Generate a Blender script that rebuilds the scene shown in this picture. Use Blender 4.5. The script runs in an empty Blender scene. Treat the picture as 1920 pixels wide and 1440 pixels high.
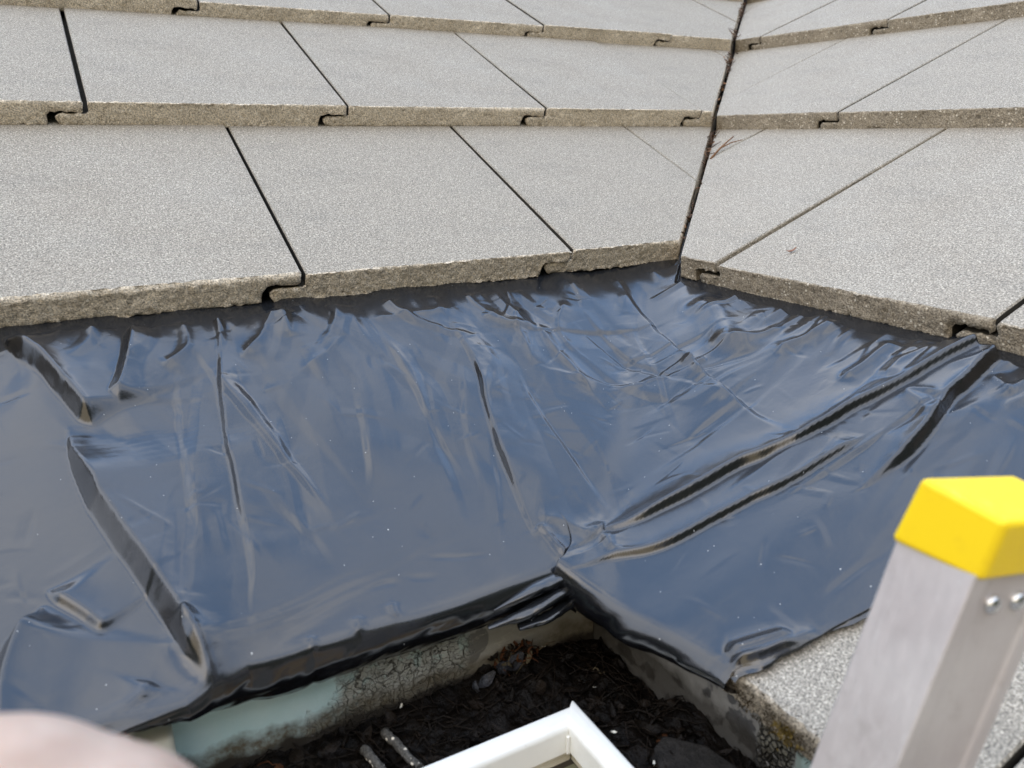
import bpy, bmesh, math, random
import numpy as np
from mathutils import Vector, Matrix
from mathutils.geometry import delaunay_2d_cdt

random.seed(7)
rng = np.random.default_rng(7)
R = math.radians
scene = bpy.context.scene
COL = scene.collection

# ------------------------------------------------------------------ camera
cam_d = bpy.data.cameras.new("camera")
cam = bpy.data.objects.new("camera", cam_d)
COL.objects.link(cam)
right = Vector((0.8730, -0.4870, -0.0030))
down = Vector((-0.1520, -0.2660, -0.9520))
fwd = Vector((0.4630, 0.8320, -0.3060)).normalized()
right = (right - fwd * right.dot(fwd)).normalized()
up = right.cross(fwd).normalized()
cam.matrix_world = Matrix(((right.x, up.x, -fwd.x, 0), (right.y, up.y, -fwd.y, 0), (right.z, up.z, -fwd.z, 0), (0, 0, 0, 1)))
cam_d.sensor_width = 36.0
cam_d.lens = 1459.07 / 1920 * 36
cam_d.clip_start = 0.01
cam_d.clip_end = 500
cam_d.dof.use_dof = True
cam_d.dof.focus_distance = 0.78
cam_d.dof.aperture_fstop = cam_d.lens / 2.6
scene.camera = cam

# ------------------------------------------------------------------ world and sun
SUN_EL, SUN_AZ = 35.0, -146.0          # azimuth in the XY plane, from +X towards +Y
sd = Vector((math.cos(R(SUN_EL)) * math.cos(R(SUN_AZ)), math.cos(R(SUN_EL)) * math.sin(R(SUN_AZ)), math.sin(R(SUN_EL))))
world = bpy.data.worlds.new("World")
scene.world = world
world.use_nodes = True
wn, wl = world.node_tree.nodes, world.node_tree.links
wn.clear()
w_out = wn.new("ShaderNodeOutputWorld")
w_bg = wn.new("ShaderNodeBackground")
w_bg.inputs["Strength"].default_value = 0.15
sky = wn.new("ShaderNodeTexSky")
sky.sky_type = 'NISHITA'
sky.sun_disc = False
sky.sun_elevation = R(SUN_EL)
sky.sun_rotation = math.atan2(sd.x, sd.y)
sky.air_density = 1.0
sky.dust_density = 2.0
w_tc = wn.new("ShaderNodeTexCoord")
w_map = wn.new("ShaderNodeMapping")
w_map.inputs["Scale"].default_value = (1.5, 1.5, 2.2)
w_no = wn.new("ShaderNodeTexNoise")
w_no.inputs["Scale"].default_value = 2.6
w_no.inputs["Detail"].default_value = 6
w_no.inputs["Roughness"].default_value = 0.5
w_cr = wn.new("ShaderNodeValToRGB")
w_cr.color_ramp.elements[0].position = 0.40
w_cr.color_ramp.elements[1].position = 0.62
w_mix = wn.new("ShaderNodeMix")
w_mix.data_type = 'RGBA'
w_mix.inputs["B"].default_value = (10.6, 11.0, 12.0, 1)
wl.new(w_tc.outputs["Generated"], w_map.inputs["Vector"])
wl.new(w_map.outputs[0], w_no.inputs["Vector"])
wl.new(w_no.outputs["Fac"], w_cr.inputs["Fac"])
# thin blue-grey veil over the clear sky, thicker white cloud in drifts and low down towards the sun
w_veil = wn.new("ShaderNodeMix"); w_veil.data_type = 'RGBA'
w_veil.inputs["Factor"].default_value = 0.88
w_veil.inputs["B"].default_value = (3.3, 5.6, 9.8, 1)
wl.new(sky.outputs["Color"], w_veil.inputs["A"])
w_dot = wn.new("ShaderNodeVectorMath"); w_dot.operation = 'DOT_PRODUCT'
w_dot.inputs[1].default_value = (-0.45, -0.45, -0.55)
wl.new(w_tc.outputs["Generated"], w_dot.inputs[0])
w_add = wn.new("ShaderNodeMath"); w_add.operation = 'MULTIPLY_ADD'; w_add.use_clamp = True
w_add.inputs[1].default_value = 0.55
w_b = wn.new("ShaderNodeMath"); w_b.operation = 'ADD'; w_b.inputs[1].default_value = 0.34
wl.new(w_cr.outputs["Color"], w_b.inputs[0])
wl.new(w_dot.outputs["Value"], w_add.inputs[0]); wl.new(w_b.outputs[0], w_add.inputs[2])
wl.new(w_add.outputs[0], w_mix.inputs["Factor"])
wl.new(w_veil.outputs["Result"], w_mix.inputs["A"])
# unseen treeline added to darken reflections, up to a ragged line above the horizon
w_sep = wn.new("ShaderNodeSeparateXYZ"); wl.new(w_tc.outputs["Generated"], w_sep.inputs[0])
w_n2 = wn.new("ShaderNodeTexNoise"); w_n2.inputs["Scale"].default_value = 9; w_n2.inputs["Detail"].default_value = 5
wl.new(w_tc.outputs["Generated"], w_n2.inputs["Vector"])
w_m = wn.new("ShaderNodeMath"); w_m.operation = 'MULTIPLY_ADD'
w_m.inputs[1].default_value = -0.35
w_y = wn.new("ShaderNodeMath"); w_y.operation = 'MULTIPLY_ADD'; w_y.inputs[1].default_value = 0.46   # taller behind the camera
wl.new(w_sep.outputs[1], w_y.inputs[0]); wl.new(w_sep.outputs[2], w_y.inputs[2])
wl.new(w_n2.outputs["Fac"], w_m.inputs[0]); wl.new(w_y.outputs[0], w_m.inputs[2])
w_r = wn.new("ShaderNodeValToRGB")
w_r.color_ramp.elements[0].position = 0.10; w_r.color_ramp.elements[1].position = 0.13
wl.new(w_m.outputs[0], w_r.inputs["Fac"])
w_t = wn.new("ShaderNodeMix"); w_t.data_type = 'RGBA'
w_t.inputs["A"].default_value = (0.55, 0.62, 0.45, 1)
wl.new(w_r.outputs["Color"], w_t.inputs["Factor"]); wl.new(w_mix.outputs["Result"], w_t.inputs["B"])
wl.new(w_t.outputs["Result"], w_bg.inputs["Color"])
wl.new(w_bg.outputs[0], w_out.inputs["Surface"])

sun_d = bpy.data.lights.new("sun", 'SUN')
sun_d.energy = 0.8
sun_d.angle = R(60)
sun_d.color = (1.0, 0.82, 0.58)
sun = bpy.data.objects.new("sun", sun_d)
COL.objects.link(sun)
sun.rotation_euler = sd.to_track_quat('Z', 'Y').to_euler()
sun.location = (0, -2, 5)

scene.view_settings.view_transform = 'Standard'
scene.view_settings.look = 'None'
scene.view_settings.gamma = 1
scene.view_settings.exposure = 0.56

# ------------------------------------------------------------------ helpers
def tag(o, label=None, cat=None, group=None, kind=None):
    if label: o["label"] = label
    if cat: o["category"] = cat
    if group: o["group"] = group
    if kind: o["kind"] = kind
    return o

def link_mesh(name, me, mats, parent=None, smooth=False):
    o = bpy.data.objects.new(name, me)
    COL.objects.link(o)
    for m in (mats if isinstance(mats, (list, tuple)) else [mats]):
        me.materials.append(m)
    if smooth:
        for f in me.polygons: f.use_smooth = True
    if parent: o.parent = parent
    return o

def link_bm(name, bm, mats, parent=None, smooth=False):
    me = bpy.data.meshes.new(name)
    bm.normal_update()
    bm.to_mesh(me); bm.free()
    return link_mesh(name, me, mats, parent, smooth)

def empty(name, loc=(0, 0, 0)):
    o = bpy.data.objects.new(name, None)
    o.empty_display_size = 0.05
    o.location = loc
    COL.objects.link(o)
    return o

def new_mat(name):
    m = bpy.data.materials.new(name)
    m.use_nodes = True
    nt = m.node_tree
    nt.nodes.clear()
    out = nt.nodes.new("ShaderNodeOutputMaterial")
    b = nt.nodes.new("ShaderNodeBsdfPrincipled")
    nt.links.new(b.outputs[0], out.inputs["Surface"])
    return m, nt, b

class NT:
    """small node helper"""
    def __init__(s, nt): s.nt = nt
    def n(s, t, **kw):
        x = s.nt.nodes.new(t)
        for k, v in kw.items():
            if k in x.inputs: 
                if hasattr(v, 'is_linked') or isinstance(v, bpy.types.NodeSocket): s.nt.links.new(v, x.inputs[k])
                else: x.inputs[k].default_value = v
            else: setattr(x, k, v)
        return x
    def l(s, a, b): s.nt.links.new(a, b)
    def coord(s, kind="Object"): return s.n("ShaderNodeTexCoord").outputs[kind]
    def mapping(s, v, scale=(1, 1, 1), loc=(0, 0, 0), rot=(0, 0, 0)):
        m = s.n("ShaderNodeMapping"); s.l(v, m.inputs["Vector"])
        m.inputs["Scale"].default_value = scale; m.inputs["Location"].default_value = loc; m.inputs["Rotation"].default_value = rot
        return m.outputs[0]
    def noise(s, v, scale, detail=2, rough=0.5, dist=0.0):
        x = s.n("ShaderNodeTexNoise"); s.l(v, x.inputs["Vector"])
        x.inputs["Scale"].default_value = scale; x.inputs["Detail"].default_value = detail
        x.inputs["Roughness"].default_value = rough; x.inputs["Distortion"].default_value = dist
        return x.outputs["Fac"]
    def voronoi(s, v, scale, feature='F1', out="Distance", rnd=1.0):
        x = s.n("ShaderNodeTexVoronoi"); x.feature = feature; s.l(v, x.inputs["Vector"])
        x.inputs["Scale"].default_value = scale; x.inputs["Randomness"].default_value = rnd
        return x.outputs[out]
    def ramp(s, f, stops, interp='LINEAR'):
        x = s.n("ShaderNodeValToRGB"); s.l(f, x.inputs["Fac"])
        cr = x.color_ramp; cr.interpolation = interp
        while len(cr.elements) > 1: cr.elements.remove(cr.elements[-1])
        for i, (p, c) in enumerate(stops):
            e = cr.elements[0] if i == 0 else cr.elements.new(p)
            e.position = p
            e.color = (c, c, c, 1) if not isinstance(c, (tuple, list)) else (*c, 1)
        return x.outputs["Color"]
    def mix(s, f, a, b, mode='MIX'):
        x = s.n("ShaderNodeMix"); x.data_type = 'RGBA'; x.blend_type = mode
        for v, k in ((f, "Factor"), (a, "A"), (b, "B")):
            if isinstance(v, bpy.types.NodeSocket): s.l(v, x.inputs[k])
            elif k == "Factor": x.inputs[k].default_value = v
            else: x.inputs[k].default_value = (*v, 1) if len(v) == 3 else v
        return x.outputs["Result"]
    def math(s, op, a, b=None, clamp=False):
        x = s.n("ShaderNodeMath"); x.operation = op; x.use_clamp = clamp
        for i, v in enumerate((a, b)):
            if v is None: continue
            if isinstance(v, bpy.types.NodeSocket): s.l(v, x.inputs[i])
            else: x.inputs[i].default_value = v
        return x.outputs[0]
    def maprange(s, v, a, b, c=0.0, d=1.0):
        x = s.n("ShaderNodeMapRange"); s.l(v, x.inputs["Value"])
        for k, q in (("From Min", a), ("From Max", b), ("To Min", c), ("To Max", d)): x.inputs[k].default_value = q
        return x.outputs[0]
    def sep(s, v):
        x = s.n("ShaderNodeSeparateXYZ"); s.l(v, x.inputs[0]); return x.outputs
    def bump(s, h, strength, dist, b, prev=None):
        x = s.n("ShaderNodeBump"); s.l(h, x.inputs["Height"])
        x.inputs["Strength"].default_value = strength; x.inputs["Distance"].default_value = dist
        if prev is not None: s.l(prev, x.inputs["Normal"])
        if b is not None: s.l(x.outputs[0], b.inputs["Normal"])
        return x.outputs[0]

# ------------------------------------------------------------------ materials
def mat_tile_top():
    m, nt, b = new_mat("granular_concrete"); h = NT(nt)
    v = h.coord()
    info = h.n("ShaderNodeObjectInfo")
    g1 = h.noise(v, 780, 2, 0.6)
    g2 = h.noise(v, 420, 2, 0.6)
    big = h.noise(v, 9, 4, 0.6)
    big2 = h.noise(h.mapping(v, (4, 14, 4)), 1.0, 4, 0.6)
    base = h.mix(h.ramp(big, [(0.35, 0), (0.65, 1)]), (0.360, 0.322, 0.262), (0.398, 0.364, 0.304))
    base = h.mix(h.ramp(info.outputs["Random"], [(0.0, 0), (1.0, 1)]), base, (0.372, 0.336, 0.276))
    base = h.mix(h.ramp(big2, [(0.50, 0), (0.75, 0.55)]), base, (0.285, 0.265, 0.225))
    gv = h.sep(h.voronoi(v, 760, out="Color"))[0]
    base = h.mix(1.0, base, h.ramp(gv, [(0.0, 0.70), (0.45, 0.90), (0.80, 1.08), (0.93, 1.17), (1.0, 1.4)]), 'MULTIPLY')
    spk = h.ramp(g1, [(0.36, 0.52), (0.5, 0.98), (0.63, 1.42)])
    col = h.mix(1.0, base, spk, 'MULTIPLY')
    col = h.mix(1.0, col, h.ramp(g2, [(0.35, 0.80), (0.65, 1.16)]), 'MULTIPLY')
    spot = h.voronoi(h.mapping(v, (1, 1, 0)), 7)
    col = h.mix(h.ramp(spot, [(0.010, 0.7), (0.018, 0)]), col, (0.16, 0.12, 0.06))
    h.l(col, b.inputs["Base Color"])
    b.inputs["Roughness"].default_value = 0.85
    b.inputs["Specular IOR Level"].default_value = 0.35
    h.bump(g1, 0.6, 0.0012, b)
    return m

def mat_tile_raw(name, tint, dark):
    m, nt, b = new_mat(name); h = NT(nt)
    v = h.coord()
    g = h.noise(v, 620, 3, 0.7)
    g2 = h.noise(v, 75, 4, 0.65)
    big = h.noise(v, 14, 3, 0.6)
    base = h.mix(h.ramp(big, [(0.35, 0), (0.7, 1)]), tint, dark)
    col = h.mix(1.0, base, h.ramp(g, [(0.36, 0.48), (0.5, 1.0), (0.63, 1.55)]), 'MULTIPLY')
    col = h.mix(h.ramp(g2, [(0.62, 0), (0.72, 0.7)]), col, tuple(c * 0.35 for c in dark))
    agg = h.voronoi(v, 260, out="Distance")
    aggc = h.voronoi(v, 260, out="Color")
    pick = h.ramp(h.sep(aggc)[0], [(0.78, 0), (0.82, 1)])
    f = h.math('MULTIPLY', h.ramp(agg, [(0.26, 1), (0.36, 0)]), pick)
    col = h.mix(f, col, (0.82, 0.75, 0.62))
    h.l(col, b.inputs["Base Color"])
    b.inputs["Roughness"].default_value = 0.93
    b.inputs["Specular IOR Level"].default_value = 0.25
    n1 = h.bump(g, 0.7, 0.002, None)
    h.bump(g2, 0.6, 0.004, b, n1)
    return m

def mat_plain(name, col, rough=0.6, spec=0.5, metal=0.0):
    m, nt, b = new_mat(name)
    b.inputs["Base Color"].default_value = (*col, 1)
    b.inputs["Roughness"].default_value = rough
    b.inputs["Specular IOR Level"].default_value = spec
    b.inputs["Metallic"].default_value = metal
    return m

def mat_noisy(name, c1, c2, scale, rough=0.7, bump=0.3, dist=0.002, spec=0.4):
    m, nt, b = new_mat(name); h = NT(nt)
    v = h.coord()
    g = h.noise(v, scale, 5, 0.65)
    h.l(h.mix(h.ramp(g, [(0.35, 0), (0.65, 1)]), c1, c2), b.inputs["Base Color"])
    b.inputs["Roughness"].default_value = rough
    b.inputs["Specular IOR Level"].default_value = spec
    h.bump(g, bump, dist, b)
    return m

def mat_sheet():
    m, nt, b = new_mat("black_polythene"); h = NT(nt)
    v = h.coord()
    dust = h.noise(v, 11, 5, 0.65)
    # dust film on upward faces; steep folds and hems painted darker, like shade
    nz = h.sep(h.n("ShaderNodeNewGeometry").outputs["Normal"])[2]
    film = h.math('MULTIPLY', h.maprange(nz, 0.45, 0.85), h.maprange(dust, 0.3, 0.7, 0.65, 1.0))
    base = h.mix(film, (0.004, 0.0045, 0.006), (0.019, 0.0215, 0.026))
    def specks(scale, thr, rad, off):
        q = h.mapping(v, (1, 1, 0.4), loc=(off, off * 2, 0))
        d = h.voronoi(q, scale); c = h.sep(h.voronoi(q, scale, out="Color"))[0]
        return h.math('MULTIPLY', h.ramp(d, [(rad * 0.7, 1), (rad, 0)]), h.ramp(c, [(thr, 0), (thr + 0.01, 1)]))
    s = h.math('MAXIMUM', specks(85, 0.93, 0.050, 0.3), specks(190, 0.88, 0.070, 1.7))
    col = h.mix(s, base, (0.46, 0.46, 0.44))
    h.l(col, b.inputs["Base Color"])
    rr = h.noise(v, 22, 4, 0.6)
    h.l(h.math('ADD', h.maprange(rr, 0.3, 0.7, 0.15, 0.23), h.math('MULTIPLY', s, 0.5)), b.inputs["Roughness"])
    b.inputs["IOR"].default_value = 1.55
    b.inputs["Specular IOR Level"].default_value = 0.74
    fine = h.noise(h.mapping(v, (1, 1.5, 1)), 70, 5, 0.6, 1.0)
    fine2 = h.noise(v, 420, 3, 0.6)
    n1 = h.bump(fine, 0.07, 0.0018, None)
    h.bump(fine2, 0.07, 0.0005, b, n1)
    return m

M_top = mat_tile_top()
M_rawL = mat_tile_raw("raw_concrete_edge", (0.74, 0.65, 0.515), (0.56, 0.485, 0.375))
M_rawR = mat_tile_raw("dark_concrete_edge", (0.40, 0.345, 0.265), (0.28, 0.24, 0.18))  # right-slope fronts get a darker, browner tone than the left
M_joint = mat_noisy("dark_joint_side", (0.022, 0.019, 0.014), (0.045, 0.039, 0.028), 120, 0.95)  # near-black tone for the tile sides inside the joints
M_sheet = mat_sheet()
M_deck = mat_plain("dark_underlay", (0.012, 0.011, 0.010), 0.9, 0.2)

# ------------------------------------------------------------------ roof tiles
T = 0.0282            # thickness of a tile
TANL, TANR = 0.4267, 0.3860
LEDGE = 0.034

def valley_x(y): return 1.05 * y - 0.12

def tile_profile(w, gap):
    """cross-section, x across, z up (0 = top). closed polygon, counter-clockwise from the front"""
    P = []
    def seg(a, b, step):
        n = max(1, int(round(math.hypot(b[0] - a[0], b[1] - a[1]) / step)))
        for k in range(n): P.append((a[0] + (b[0] - a[0]) * k / n, a[1] + (b[1] - a[1]) * k / n))
    x1 = w - gap
    c = [(0, -0.0015), (0.001, 0), (x1 - 0.001, 0), (x1, -0.0015), (x1 - 0.0006, -0.0120), (x1 - 0.003, -0.0136), (x1 - 0.009, -0.0118), (x1 - 0.016, -0.0126),
         (x1 - 0.023, -0.0112), (x1 - LEDGE + 0.002, -0.0124), (x1 - LEDGE - 0.0015, -0.0165), (x1 - LEDGE - 0.0025, -T), (-LEDGE + 0.006, -T), (-LEDGE + 0.0012, -0.021), (-LEDGE + 0.0010, -0.0180),
         (-LEDGE + 0.005, -0.0148), (-0.003, -0.0146), (0.0, -0.0132)]
    for i in range(len(c)):
        a, b = c[i], c[(i + 1) % len(c)]
        seg(a, b, 0.004)
    return P

def make_tile(name, slope, side, x0, front, w, label, gap=0.0037, lift=0.0, tilt=0.0, cut=0, raw=None, length=0.42, raw_side=False, notch=None):
    """slope 'L' rises towards +Y, 'R' towards +X; x0 = left joint seen from the eave; cut = keep the given side of the valley"""
    th = math.atan(TANL if side == 'L' else TANR) + tilt
    y, z = front
    if side == 'L':
        ex, es, en = Vector((1, 0, 0)), Vector((0, math.cos(th), math.sin(th))), Vector((0, -math.sin(th), math.cos(th)))
        org = Vector((x0, y, z))
    else:
        ex, es, en = Vector((0, -1, 0)), Vector((math.cos(th), 0, math.sin(th))), Vector((-math.sin(th), 0, math.cos(th)))
        org = Vector((y, -x0, z))
    org += en * lift
    MW = Matrix(((ex.x, es.x, en.x, org.x), (ex.y, es.y, en.y, org.y), (ex.z, es.z, en.z, org.z), (0, 0, 0, 1)))
    P = np.array(tile_profile(w, gap))
    n = len(P)
    secs = [0, 0.0012, 0.0035, 0.008, 0.02, 0.05, 0.1, 0.16, 0.22, 0.28, 0.34, length]
    bm = bmesh.new()
    rings = []
    lowf = np.cumsum(rng.normal(0, 0.0006, n)); lowf -= np.linspace(lowf[0], lowf[-1], n)
    for si, s in enumerate(secs):
        ring = []
        amp = [1.0, 0.9, 0.45, 0.2, 0.1][si] if si < 5 else 0.03
        for k, (px, pz) in enumerate(P):
            bot = pz < -0.011
            j = rng.normal(0, 1, 3)
            dz = amp * j[1] * (0.0006 if bot else 0.0002)
            dx = amp * j[0] * 0.0004
            ds = amp * j[2] * (0.0008 if bot else 0.0006) + amp * lowf[k] * 0.35
            zz = pz + dz
            if si == 0: zz += (-0.0006 if not bot else 0.0008)
            if notch and bot and si < 6 and abs(px - notch[0]) < notch[1]: zz += notch[2] * math.sqrt(1 - ((px - notch[0]) / notch[1]) ** 2) * (1 - si / 6)
            if bot and si < 4 and rng.random() < 0.015: zz += 0.0025 * amp
            ring.append(bm.verts.new((px + dx, s + (ds if si < 5 else 0) + (0.0 if si else 0.0002), zz)))
        rings.append(ring)
    for a, bb in zip(rings[:-1], rings[1:]):
        for k in range(n):
            k2 = (k + 1) % n
            f = bm.faces.new((a[k], a[k2], bb[k2], bb[k]))
            top = P[k][1] > -0.0016 and P[k2][1] > -0.0016
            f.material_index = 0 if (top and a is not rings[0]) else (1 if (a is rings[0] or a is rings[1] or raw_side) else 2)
    # rough broken front: constrained triangulation with inner points pushed in and out
    pts2 = [Vector((v.co.x, v.co.z)) for v in rings[0]]
    inner = []
    for gx in np.arange(-LEDGE, w, 0.0026):
        for gz in np.arange(-T + 0.0018, -0.0012, 0.0026):
            q = (gx + rng.normal(0, 0.0006), gz + rng.normal(0, 0.0005))
            if q[0] > 0.002 and q[0] < w - LEDGE - 0.004: inner.append(Vector(q))
            elif q[0] <= 0.002 and q[1] < -0.0172 and q[0] > -LEDGE + 0.009: inner.append(Vector(q))
            elif q[0] >= w - LEDGE - 0.004 and q[1] > -0.0100 and q[0] < w - gap - 0.0025: inner.append(Vector(q))
    res = delaunay_2d_cdt(pts2 + inner, [], [list(range(n))], 1, 1e-7)
    vmap = []
    for vi, co in enumerate(res[0]):
        src = res[3][vi]
        o_ = [k for k in src if k < n]
        if o_: vmap.append(rings[0][o_[0]])
        else: vmap.append(bm.verts.new((co.x, max(-0.0006, rng.normal(0.0003, 0.0004)) + (0.0016 if rng.random() < 0.012 else 0), co.y)))
    for tri in res[2]:
        vv = [vmap[k] for k in tri]
        if len(set(vv)) < 3: continue
        try: f = bm.faces.new(vv); f.material_index = 1; f.smooth = True
        except ValueError: pass
    f = bm.faces.new(rings[-1]); f.material_index = 1
    bmesh.ops.recalc_face_normals(bm, faces=bm.faces[:])
    if cut:
        bm.transform(MW)
        nrm = Vector((1, -1.05, 0)).normalized()
        co = Vector((valley_x(1.0), 1.0, 0)) + nrm * (0.0043 * cut)
        bmesh.ops.triangulate(bm, faces=[q for q in bm.faces if len(q.verts) > 4])
        r = bmesh.ops.bisect_plane(bm, geom=bm.verts[:] + bm.edges[:] + bm.faces[:], dist=1e-6, plane_co=co, plane_no=nrm, clear_outer=(cut < 0), clear_inner=(cut > 0))
        edges = [e for e in r['geom_cut'] if isinstance(e, bmesh.types.BMEdge)]
        if edges:
            before = set(bm.faces)
            bmesh.ops.holes_fill(bm, edges=[e for e in bm.edges if e.is_boundary], sides=0)
            for q in bm.faces:
                if q not in before: q.material_index = 1
        bm.transform(MW.inverted())
        if len(bm.verts) < 4:
            bm.free(); return None
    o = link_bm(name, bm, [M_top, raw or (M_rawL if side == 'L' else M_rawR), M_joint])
    o.matrix_world = MW
    tag(o, label, "roof tile", "interlocking roof tiles on the left slope" if side == 'L' else "interlocking roof tiles on the right slope", "thing")
    return o

W = 0.295
rowsL = {i: (0.7135 + 0.2995 * (i - 1), -0.1219 + 0.1535 * (i - 1)) for i in range(1, 6)}
rowsL[2] = (1.013, 0.0343); rowsL[3] = (1.3125, 0.1864)
rowsR = {1: (0.592, -0.1346), 2: (0.9439, 0.0263), 3: (1.2959, 0.1883), 4: (1.648, 0.349), 5: (2.0, 0.510)}
startL = {1: 0.1815, 2: 0.0349, 3: 0.2120, 4: 0.0900, 5: 0.2300}
startR = {1: 0.6139, 2: 0.7711, 3: 0.9780, 4: 0.8700, 5: 1.0100}
ordw = {1: "lowest", 2: "second", 3: "third", 4: "fourth", 5: "fifth"}
ordn = ["small triangular offcut", "first", "second", "third", "fourth", "fifth", "sixth", "seventh", "eighth", "ninth"]

tiles_left = {
    (1, 0): "broad pale tile at the left end of the lowest left row",
    (1, 1): "whole tile in the lowest left row, right of the dark open joint",
    (1, 2): "valley cut tile in the lowest left row with its front above the sheet",
    (1, 3): "small triangular offcut tile beside the valley in the lowest left row",
    (2, 0): "pale tile in the second left row, left of the wide black gap",
    (2, 1): "whole pale tile in the second left row, right of the wide black gap",
    (2, 2): "pale tile in the middle of the second left row between two fine joints",
    (2, 3): "pale tile in the second left row ending close to the valley",
    (2, 4): "narrow valley offcut tile at the right end of the second left row",
}
tiles_right = {
    (1, -1): "tiny triangular offcut tile at the valley in the lowest right row",
    (1, 0): "raised grey tile cut to a point along the valley in the lowest right row",
    (1, 1): "large whole grey tile carrying a reddish leaf in the lowest right row",
    (1, 2): "grey tile at the right edge, beside the large whole tile of the lowest right row",
    (2, -1): "small pointed offcut tile at the valley in the second right row",
    (2, 0): "grey tile cut along the valley in the second right row",
    (2, 1): "grey tile with a notch under its front edge in the second right row",
}
for i in range(1, 6):
    y, z = rowsL[i]
    vx = valley_x(y)
    k = -3
    while True:
        x0 = startL[i] - W + k * W
        if x0 > valley_x(y + 0.30): break
        kk = k
        k += 1
        if x0 + W < {1: -0.15, 2: -0.05, 3: 0.15, 4: 0.45, 5: 0.7}[i]: continue
        cut = -1 if x0 + W + 0.001 > vx else 0
        lab = tiles_left.get((i, kk)) or (("pale tile in the %s row up the left slope, %s tile from the valley" % (ordw[i], ordn[max(1, min(9, int((vx - x0) / W) + 1))])) if x0 < vx else "small triangular offcut at the valley in the %s row up the left slope" % ordw[i])
        gap = 0.0037
        if i == 2 and abs(x0 + W - 0.0349) < 0.01: gap = 0.0052
        if i == 1 and abs(x0 + W - 0.1815) < 0.01: gap = 0.0040
        make_tile("roof_tile", 0, 'L', x0, (y, z), W, lab, gap=gap, lift=rng.normal(0, 0.0008), tilt=rng.normal(0, 0.002), cut=cut)
for i in range(1, 6):
    x, z = rowsR[i]
    vy = (x + 0.12) / 1.05
    k = -6
    for kk in range(-6, 8):
        left = startR[i] + W - kk * W          # world Y of the left joint
        if left - W > (x + 0.345 + 0.12) / 1.05: continue
        if left < {1: 0.02, 2: 0.30, 3: 0.50, 4: 0.75, 5: 0.9}[i]: continue
        cut = 1 if left - 0.001 > vy - 0.04 else 0
        lab = tiles_right.get((i, kk)) or (("grey tile in the %s row up the right slope, %s tile from the valley" % (ordw[i], ordn[max(1, min(9, int((vy - left + W) / W) + 1))])) if left - W < vy else "small triangular offcut at the valley in the %s row up the right slope" % ordw[i])
        lift = rng.normal(0, 0.0008)
        tilt = rng.normal(0, 0.002)
        if i == 1 and kk == 0: lift, tilt = 0.0042, -0.009
        make_tile("roof_tile", 0, 'R', -left, (x, z), W, lab, lift=lift, tilt=tilt, cut=cut, raw_side=(i == 1 and kk == 0), notch=(0.056, 0.016, 0.008) if (i == 2 and kk == 1) else None)

# eave course of the right slope, mostly under the sheet
XE, ZRE = 0.285, -0.2885
YE, ZLE = 0.400, -0.2880
for left, lab in ((0.43, "speckled eave tile with a mossy front edge below the black sheet"), (0.135, "eave tile behind the ladder at the lower right corner")):
    make_tile("roof_tile", 0, 'R', -left, (XE, ZRE), W, lab, length=0.40)

# ------------------------------------------------------------------ roof deck and house
house = empty("house", (0.6, 0.9, -2.9))
tag(house, "house with two roof slopes meeting in a valley, under the tiles and the gutter", "house")
def parented(o, root):
    o.parent = root
    o.matrix_parent_inverse = Matrix.Translation(root.location).inverted()
    return o
bm = bmesh.new()
def quad(bm, pts, mi=0):
    f = bm.faces.new([bm.verts.new(p) for p in pts]); f.material_index = mi; return f
def dL(y): return -0.352 + 0.515 * (y - 0.425)
def dR(x): return -0.352 + 0.480 * (x - 0.31)
ya, yb = 0.43, 4.0
def deck_y(x): # where the two decks meet
    return 0.425 + 0.480 * (x - 0.31) / 0.515
va = (0.315, deck_y(0.315)); vb = (3.6, deck_y(3.6))
quad(bm, [(-2.5, va[1], dL(va[1])), (va[0], va[1], dR(va[0])), (vb[0], vb[1], dR(vb[0])), (-2.5, vb[1], dL(vb[1]))])
quad(bm, [(va[0], va[1], dR(va[0])), (va[0], -2.0, dR(va[0])), (vb[0], -2.0, dR(vb[0])), (vb[0], vb[1], dR(vb[0]))])
parented(link_bm("roof_deck", bm, M_deck), house)

# ------------------------------------------------------------------ the black sheet
def vnoise(x, y, seed):
    r = np.random.default_rng(seed)
    tab = r.random((256, 256))
    xi, yi = np.floor(x).astype(int), np.floor(y).astype(int)
    fx, fy = x - xi, y - yi
    fx = fx * fx * fx * (fx * (fx * 6 - 15) + 10); fy = fy * fy * fy * (fy * (fy * 6 - 15) + 10)
    g = lambda a, b: tab[(xi + a) & 255, (yi + b) & 255]
    return (g(0, 0) * (1 - fx) + g(1, 0) * fx) * (1 - fy) + (g(0, 1) * (1 - fx) + g(1, 1) * fx) * fy - 0.5
def fbm(x, y, seed, octv=4, gain=0.5):
    s, a = 0, 1.0
    for o in range(octv):
        s = s + a * vnoise(x * 2 ** o + 17.3 * o, y * 2 ** o + 5.1 * o, seed + o); a *= gain
    return s

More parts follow.
